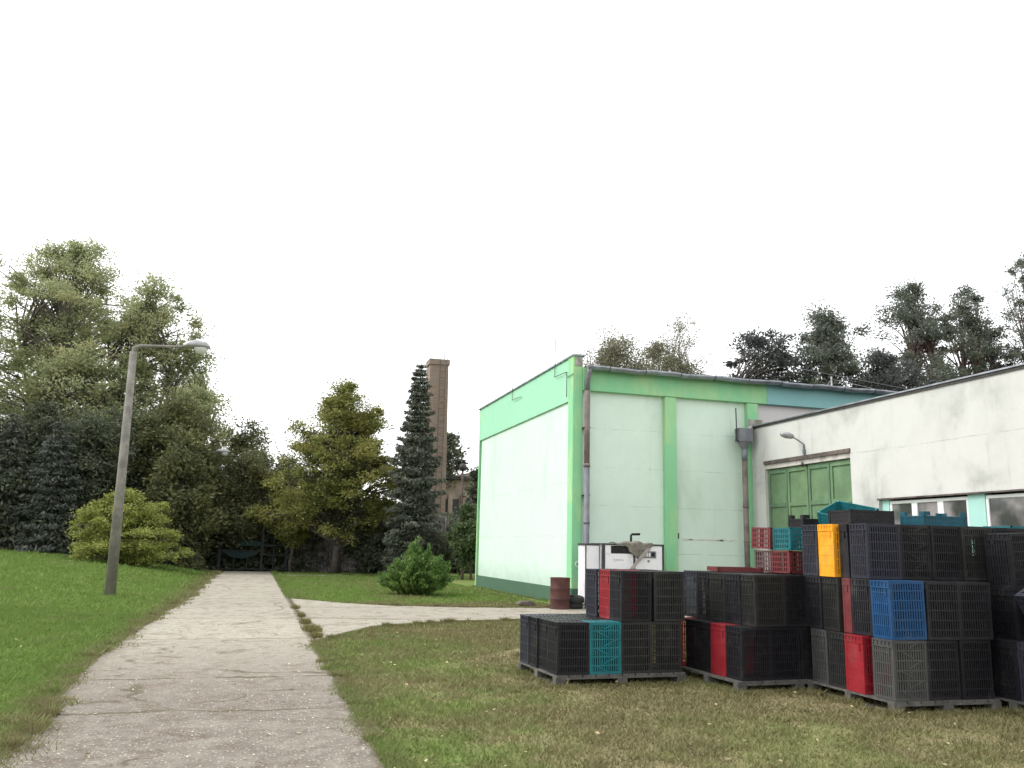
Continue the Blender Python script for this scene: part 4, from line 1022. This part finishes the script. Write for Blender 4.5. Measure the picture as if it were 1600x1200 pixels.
def tree(name, x, y, H, Rr, base, shape, leaf, bark, label, group, seed, nleaf=14000, size=.11, nclump=60, cr=.75, trunk_r=.18, droop=0, shell=.55, lean=(0, 0), stems=1, cat='tree', up=.35, aspect=.55, sq=(1, 1, .75)):
    rng = np.random.default_rng(seed); z0 = float(hz(x, y)) - .05
    R = empty(name, (x, y, z0), 0, label, cat, group)
    C = []; ph = rng.uniform(0, 6.28, 4)
    for k in range(nclump):
        t = ((k + rng.random()) / nclump) ** (.9); e = env(shape, t) * Rr
        a = rng.uniform(0, 2 * np.pi); rr = e * (shell + (1 - shell) * rng.random()) if rng.random() < .72 else e * rng.random() ** .5
        rr = max(0, rr - cr * .3) * (1 + .20 * math.sin(2 * a + 9 * t + ph[0]) + .17 * math.sin(3 * a - 15 * t + ph[1])) * rng.uniform(.85, 1.15)
        C.append((math.cos(a) * rr + lean[0] * t, math.sin(a) * rr + lean[1] * t, base + (H - base) * t * (1 - cr * .2 / H) * (1 + .06 * math.sin(3 * a + ph[2])) + rng.normal(0, .2)))
    C = np.array(C)
    # wood
    mb = MB(); tops = []
    for s_ in range(stems):
        ox, oy = (0, 0) if stems == 1 else (rng.uniform(-.35, .35), rng.uniform(-.25, .25))
        tx, ty = lean[0] * .8 + (rng.normal(0, Rr * .28) if stems > 1 else rng.normal(0, .1)), lean[1] * .8 + (rng.normal(0, Rr * .2) if stems > 1 else 0)
        th = H * (.86 if stems == 1 else rng.uniform(.6, .88)); pts = []
        for q in np.linspace(0, 1, 7): pts.append((ox + tx * q ** 1.3 + rng.normal(0, .04), oy + ty * q ** 1.3 + rng.normal(0, .04), th * q))
        mb.tube(pts, [trunk_r * (1.25 if q == 0 else 1) * (1 - .82 * q) / (1 if stems == 1 else 1.25) for q in np.linspace(0, 1, 7)], 9); tops.append(pts)
    for c in C:
        pts = tops[rng.integers(stems)]
        zt = max(min(c[2] - .25 * np.hypot(c[0], c[1]) - .3, H * .8), min(base * .8, c[2] * .6)) * rng.uniform(.85, 1)
        f = min(max(zt / pts[-1][2], 0), .999) * 6; i = int(f); p0 = np.array(pts[i]) * (1 - f + i) + np.array(pts[i + 1]) * (f - i)
        m1 = p0 * .5 + c * .5 + np.array([0, 0, .12 * np.hypot(c[0], c[1]) * (1 if droop == 0 else 1.8)])
        L = np.linalg.norm(c - p0); r0 = min(trunk_r * .35, .02 + .016 * L)
        mb.tube([p0, m1, c], [r0, r0 * .65, .012], 5, False)
    mb.build('trunk', bark, R)
    # leaves: twigs inside each clump
    ntw = 6; per = max(1, nleaf // (nclump * ntw)); P = []; D = []
    w = rng.uniform(.5, 1.5, nclump)
    for c, ww in zip(C, w):
        r = cr * rng.uniform(.5, 1.35)
        for q in range(ntw):
            d = rng.normal(0, 1, 3); d[2] = d[2] * .6 - droop; d /= np.linalg.norm(d); k = max(2, int(per * ww))
            t = rng.random((k, 1)) ** .7
            pp = c + d * t * r * np.array(sq) + rng.normal(0, r * .32, (k, 3)) * np.array(sq)
            if droop > .8: pp[:, 2] -= (t[:, 0] ** 2) * r * .8
            P.append(pp); D.append(np.repeat(d[None], k, 0))
    P = np.concatenate(P); D = np.concatenate(D)
    ok = P[:, 2] > .05; P, D = P[ok], D[ok]
    v = cards(P, size, rng, aspect, up, D)
    link('crown', trimesh('crown', v, len(P), 4), leaf, R)
    return R

def spruce(x, y, H, Rr, leaf, label, group, seed, base=.3, dens=1., size=.13, ragged=.25, prof=None):
    rng = np.random.default_rng(seed); z0 = float(hz(x, y)) - .05
    R = empty('spruce_tree', (x, y, z0), 0, label, 'tree', group)
    mb = MB(); mb.tube([(0, 0, 0), (.05, 0, H * .5), (0, 0, H)], [.2, .11, .015], 8); P = []; D = []
    z = base
    while z < H - .1:
        t = (z - base) / (H - base); nb = rng.integers(6, 9) if t < .85 else 4; a0 = rng.uniform(0, 6.28)
        for k in range(nb):
            a = a0 + 6.283 * k / nb + rng.normal(0, .25); L = Rr * (((1 - t) ** .85) if prof is None else np.interp(t, *prof)) * rng.uniform(1 - ragged, 1 + ragged * .8) + .12
            d = np.array([math.cos(a), math.sin(a), 0]); n = int(max(6, L * 34 * dens)); s = rng.random((n, 1)) ** .8
            sl = -.32 * (1 - t) - .02; curve = np.concatenate([np.zeros((n, 2)), (s ** 2) * L * .22], 1)
            side = np.array([-d[1], d[0], 0]); off = side * rng.normal(0, 1, (n, 1)) * (.10 + .22 * L * s * (1 - s) * 2)
            p = np.array([0, 0, z]) + d * s * L + np.array([0, 0, 1]) * s * L * sl + curve + off + np.array([0, 0, -1]) * rng.random((n, 1)) * (.10 + .14 * (1 - t))
            P.append(p); D.append(np.repeat((d * .8 + np.array([0, 0, -.45]))[None], n, 0) + side * rng.normal(0, .5, (n, 1)))
            mb.tube([(0, 0, z), tuple(d * L * .5 + np.array([0, 0, z + sl * L * .5])), tuple(d * L + np.array([0, 0, z + sl * L + L * .22]))], [.025, .015, .005], 4, False)
        z += rng.uniform(.12, .27)
    P = np.concatenate(P); D = np.concatenate(D)
    mb.build('trunk', M['bark'], R)
    link('crown', trimesh('crown', cards(P, size, rng, .30, .5, D / (np.linalg.norm(D, axis=1)[:, None])), len(P), 4), leaf, R)

L_air = leafmat('leaf_airy', (.22, .255, .13), (.38, .41, .22), (.40, .39, .20), .5)
L_dark = leafmat('leaf_dark', (.068, .082, .054), (.13, .145, .088), None, .3)
L_oliv = leafmat('leaf_olive', (.085, .098, .045), (.15, .16, .072), (.17, .17, .065), .35)
L_yel = leafmat('leaf_yellow_green', (.14, .155, .045), (.25, .26, .075), (.33, .31, .10), .4)
L_lime = leafmat('leaf_lime', (.17, .20, .05), (.36, .38, .10), None, .35)
L_bush = leafmat('leaf_bush', (.045, .095, .025), (.15, .25, .06), (.20, .29, .08), .3, 1.8)
L_mid = leafmat('leaf_mid_green', (.06, .095, .04), (.14, .19, .08), None, .3)
L_spr = leafmat('leaf_spruce', (.075, .086, .062), (.15, .162, .125), None, .15)
L_spb = leafmat('leaf_blue_spruce', (.060, .070, .058), (.12, .135, .11), None, .15)
L_will = leafmat('leaf_willow', (.15, .15, .095), (.25, .24, .16), None, .4)
L_far = leafmat('leaf_far', (.11, .125, .10), (.19, .205, .165), None, .35)
L_fard = leafmat('leaf_far_dark', (.07, .075, .075), (.125, .13, .125), None, .3)

GL = 'trees along the left boundary'
tree('broadleaf_tree', -12.7, 60, 19.0, 5.6, 4.0, 'vase', L_air, M['bark_pale'], 'tallest airy pale green tree at the upper left with white gaps in its crown', GL, 21, 84000, .095, 330, .85, .32, stems=5, shell=.35)
tree('broadleaf_tree', -7.9, 57, 16.3, 3.7, 4.0, 'vase', L_air, M['bark'], 'airy tree with slanting bare limbs right of the tallest left tree', GL, 22, 44000, .095, 190, .8, .24, stems=4, lean=(.9, 0), shell=.4)
tree('broadleaf_tree', -4.6, 56, 13.0, 2.6, 3.5, 'egg', L_air, M['bark'], 'lower airy tree at the right end of the pale tree group', GL, 27, 20000, .095, 100, .75, .18, stems=3, shell=.4)
tree('broadleaf_tree', -17.6, 54, 15.2, 3.2, 4, 'egg', L_air, M['bark'], 'green tree cut off by the left edge, behind the dark hedge', GL, 23, 20000, .11, 90, .9, .25, stems=2)
tree('broadleaf_tree', -14.7, 47, 11.0, 1.9, 2, 'egg', L_dark, M['bark'], 'very dark tree at the left edge of the picture', GL, 24, 14000, .10, 60, .7, .2)
tree('broadleaf_tree', -10.2, 54, 11.0, 4.0, 3, 'round', L_air, M['bark'], 'mid green tree filling in below the tallest left tree', GL, 25, 28000, .10, 110, .9, .2, stems=2)
tree('broadleaf_tree', -3.6, 53, 9.9, 2.6, 3, 'egg', L_air, M['bark'], 'loose tree with small leaves above the dark round tree', GL, 26, 14000, .09, 70, .7, .18, stems=2)
spruce(-9.2, 45, 6.3, 1.7, L_spb, 'blue-grey spruce left of the yellow-green shrub', GL, 31, dens=1.8, ragged=.5)
spruce(-11.4, 46, 6.6, 1.7, L_spr, 'dark spruce standing left of the blue-grey spruce', GL, 32, dens=1.6, ragged=.5)
tree('broadleaf_tree', -10.4, 47.5, 7.0, 2.3, .6, 'round', L_dark, M['bark'], 'dark tree filling the gap between the two left spruces', GL, 44, 20000, .10, 90, .75, .16)
tree('broadleaf_tree', -7.9, 46.8, 6.6, 2.1, .4, 'round', L_dark, M['bark'], 'dense dark tree right behind the yellow-green shrub', GL, 33, 20000, .10, 90, .75, .16)
tree('broadleaf_tree', -13.0, 46, 5.8, 2.2, .4, 'round', L_dark, M['bark'], 'dark bushy tree low at the left edge', GL, 45, 16000, .10, 70, .75, .14)
tree('broadleaf_tree', -4.2, 48.5, 8.3, 2.9, .6, 'round', L_oliv, M['bark'], 'dense dark olive round tree right of the lamp pole', GL, 34, 36000, .10, 140, .8, .2)
tree('broadleaf_tree', -6.6, 49.5, 7.6, 2.5, .6, 'round', L_dark, M['bark'], 'dark tree just behind the lamp pole', GL, 35, 24000, .10, 90, .8, .2)
tree('broadleaf_tree', -0.9, 53, 8.2, 2.2, 2, 'egg', L_oliv, M['bark'], 'loose tree beyond the gate, right of the dark olive tree', GL, 36, 13000, .095, 70, .65, .14, stems=2)
tree('broadleaf_tree', 1.6, 54, 6.6, 1.9, 1.5, 'egg', L_dark, M['bark'], 'small far tree showing in the gap left of the yellow-green tree', GL, 37, 9500, .10, 50, .65, .12)
tree('weeping_tree', -0.6, 49.2, 6.1, 2.5, 1.6, 'round', L_oliv, M['bark'], 'olive tree with hanging twigs right over the teal gate', GL, 38, 30000, .085, 110, .7, .16, droop=.9)
tree('broadleaf_tree', -2.9, 49.0, 4.6, 2.0, .3, 'round', L_dark, M['bark'], 'dark bushy growth beside the left gate post', GL, 39, 15000, .11, 50, .75, .14)
tree('weeping_tree', 1.9, 47.0, 3.9, 1.3, 1.9, 'round', L_yel, M['bark'], 'yellow-green hanging twigs above the right part of the teal gate', GL, 40, 9000, .08, 44, .55, .09, droop=.8)
tree('broadleaf_tree', -3.7, 45.6, 6.0, 1.9, .3, 'egg', L_oliv, M['bark'], 'dark olive bushy tree left of the gate hiding the far lamp post', GL, 43, 17000, .11, 60, .75, .13)
# yellow green shrub
tree('rounded_shrub', -5.25, 40, 2.85, 2.25, .1, 'dome', L_lime, M['bark'], 'wide bright yellow-green shrub on the lawn behind the lamp pole', None, 41, 52000, .06, 190, .42, .07, stems=6, cat='shrub', shell=.8, up=.6, sq=(1, 1, .5))
tree('rounded_shrub', -2.75, 44.5, .9, 1.0, .05, 'round', L_oliv, M['bark'], 'low dull shrub at the right foot of the yellow-green shrub', None, 42, 3500, .06, 22, .3, .04, stems=3, cat='shrub')
# middle
tree('larch_tree', 4.05, 45.6, 9.3, 3.7, 2.1, 'larch', L_yel, M['bark'], 'broad yellow-green tree with a straight trunk right of the path end', 'trees in the middle', 51, 62000, .075, 230, .58, .2, shell=.7)
tree('larch_tree', 4.3, 46.4, 7.2, 2.7, 2.2, 'egg', L_oliv, M['bark'], 'darker olive tree standing close behind the yellow-green one', 'trees in the middle', 52, 24000, .09, 90, .65, .14)
spruce(7.4, 42, 10.55, .93, L_spr, 'tall narrow dark spruce in front of the brick chimney', 'trees in the middle', 53, base=.4, dens=4.2, size=.12, ragged=.5, prof=([0, .12, .45, .58, .72, .9, 1], [1.1, 1.2, 1.08, .8, .55, .34, .06]))
tree('broadleaf_tree', 13.6, 64, 9.9, 1.8, 4.5, 'egg', L_dark, M['bark'], 'dark leafy tree just right of the brick chimney', 'trees in the middle', 54, 7000, .15, 34, .7, .14)
tree('broadleaf_tree', 9.9, 40.5, 3.3, 1.15, 1.0, 'round', L_mid, M['bark_red'], 'small green tree with reddish stems beside the hall corner', 'trees in the middle', 55, 12000, .08, 36, .42, .07, stems=3)
tree('broadleaf_tree', 11.3, 44, 5.9, 1.1, 2.4, 'egg', L_dark, M['bark'], 'dark twiggy tree touching the left corner of the hall', 'trees in the middle', 56, 5500, .11, 30, .55, .08)
tree('rounded_shrub', 6.0, 46.0, 2.6, 1.5, .1, 'round', L_dark, M['bark'], 'very dark shrub at the foot of the tall spruce', None, 57, 9000, .10, 36, .6, .06, stems=3, cat='shrub')
tree('rounded_shrub', 8.6, 44.5, 2.4, 1.3, .1, 'round', L_dark, M['bark'], 'dark shrub between the spruce and the small green tree', None, 58, 8000, .10, 32, .6, .06, stems=3, cat='shrub')

def front_bush():
    rng = np.random.default_rng(61); x0, y0 = 4.98, 27.4
    R = empty('green_bush', (x0, y0, 0), 0, 'bright green bush with upright shoots on the lawn in front of the spruce', 'bush')
    mb = MB(); P = []; D = []
    for k in range(330):
        a = rng.uniform(0, 6.283); el = rng.uniform(.12, 1.5); L = rng.uniform(.75, 1.28) * (1.0 if el > .9 else 1.05)
        d = np.array([math.cos(a) * math.cos(el), math.sin(a) * math.cos(el), math.sin(el)]); d /= np.linalg.norm(d)
        e = d * L; e[2] = e[2] * 1.0 + .12
        if rng.random() < .14: e *= rng.uniform(1.08, 1.28)
        mb.tube([(0, 0, .0), tuple(e * .5 + np.array([0, 0, .05])), tuple(e)], [.012, .008, .003], 4, False)
        n = 110; t = .25 + .75 * rng.random((n, 1)) ** .75
        P.append(e * t + np.array([0, 0, .05]) + rng.normal(0, .055, (n, 3)) * (1.25 - t * .6)); D.append(np.repeat((d + np.array([0, 0, .3]))[None], n, 0))
    P = np.concatenate(P); D = np.concatenate(D); ok = P[:, 2] > .02; P, D = P[ok], D[ok]
    mb.build('stems', M['bark'], R)
    link('foliage', trimesh('foliage', cards(P, .048, rng, .6, .4, D / np.linalg.norm(D, axis=1)[:, None]), len(P), 4), L_bush, R)
front_bush()

# undergrowth sealing the view at the boundary
def undergrowth(name, x0, x1, y0, y1, h, leaf, n, seed, size=.16):
    rng = np.random.default_rng(seed); k = int((x1 - x0) * 3); P = []
    for i in range(k):
        c = np.array([rng.uniform(x0, x1), rng.uniform(y0, y1), 0]); hh = h * rng.uniform(.6, 1.1); m_ = n // k
        q = rng.normal(0, .55, (m_, 3)); q[:, 2] = rng.random(m_) * hh; P.append(c + q)
    P = np.concatenate(P); P[:, 2] += hz(P[:, 0], P[:, 1]); v = cards(P, size, rng)
    tag(link(name, trimesh(name, v, len(P), 4), leaf), kind='stuff')
undergrowth('undergrowth', -26, 2, 50.5, 53, 4.6, L_dark, 60000, 71)
undergrowth('undergrowth', -3, 3.5, 48.9, 50.4, 2.6, L_dark, 16000, 75)
undergrowth('undergrowth', 2, 13, 50, 53, 3.4, L_dark, 26000, 72)
undergrowth('undergrowth', -24, -3.5, 44.5, 47, 1.9, L_dark, 26000, 73, .12)
undergrowth('distant_wood', -60, 80, 74, 84, 5.0, L_dark, 60000, 74, .4)

GR = 'trees behind the buildings'
tree('willow_tree', 21.0, 50, 15.2, 3.0, 7, 'round', L_will, M['bark_pale'], 'drooping brownish willow crown above the left end of the gutter', GR, 81, 30000, .075, 120, .95, .2, droop=1.0, stems=4)
tree('willow_tree', 24.8, 51, 15.0, 3.3, 7, 'round', L_will, M['bark_pale'], 'second willow crown, slightly greener, right of the first', GR, 82, 30000, .075, 120, .95, .2, droop=1.0, stems=4)
tree('birch_tree', 27.6, 53, 17.6, 2.4, 9, 'egg', L_will, M['bark_pale'], 'nearly bare thin-twigged tree beside the willows', GR, 83, 5200, .07, 110, .7, .08, stems=5)
tree('broadleaf_tree', 32.0, 50, 16.2, 3.1, 8, 'round', L_fard, M['bark'], 'very dark coarse-leaved tree left of the tall round tree', GR, 84, 17000, .12, 100, .7, .2, stems=2)
tree('broadleaf_tree', 35.7, 48, 17.2, 2.7, 8, 'egg', L_far, M['bark'], 'grey-green egg-shaped tree above the middle of the hall roof', GR, 85, 34000, .10, 120, .75, .2)
tree('broadleaf_tree', 39.8, 47, 14.4, 3.3, 8, 'round', L_fard, M['bark'], 'low dark tree in front of the bare-stemmed pines', GR, 86, 30000, .10, 110, .75, .2)
tree('pine_tree', 44.3, 50, 20.7, 3.2, 11.5, 'egg', L_far, M['bark_red'], 'tall tree with a bare reddish trunk, left of the pair over the annex roof', GR, 87, 26000, .10, 110, .72, .22, lean=(.4, 0), stems=2, shell=.35)
tree('pine_tree', 48.8, 50.5, 20.5, 3.2, 11, 'egg', L_far, M['bark_red'], 'tall open tree with slanting trunk, right of the pair over the annex roof', GR, 88, 24000, .10, 110, .70, .22, lean=(.9, 0), stems=3, shell=.35)
tree('pine_tree', 52.2, 51, 19.0, 2.3, 10, 'egg', L_fard, M['bark_red'], 'thin small-leaved tree between the tall pair and the right edge', GR, 89, 13000, .09, 70, .65, .18, stems=2)
tree('birch_tree', 55.4, 50, 23.8, 2.6, 9, 'column', L_far, M['bark_red'], 'tallest slender tree at the right edge of the picture', GR, 90, 26000, .09, 130, .65, .2, stems=2)
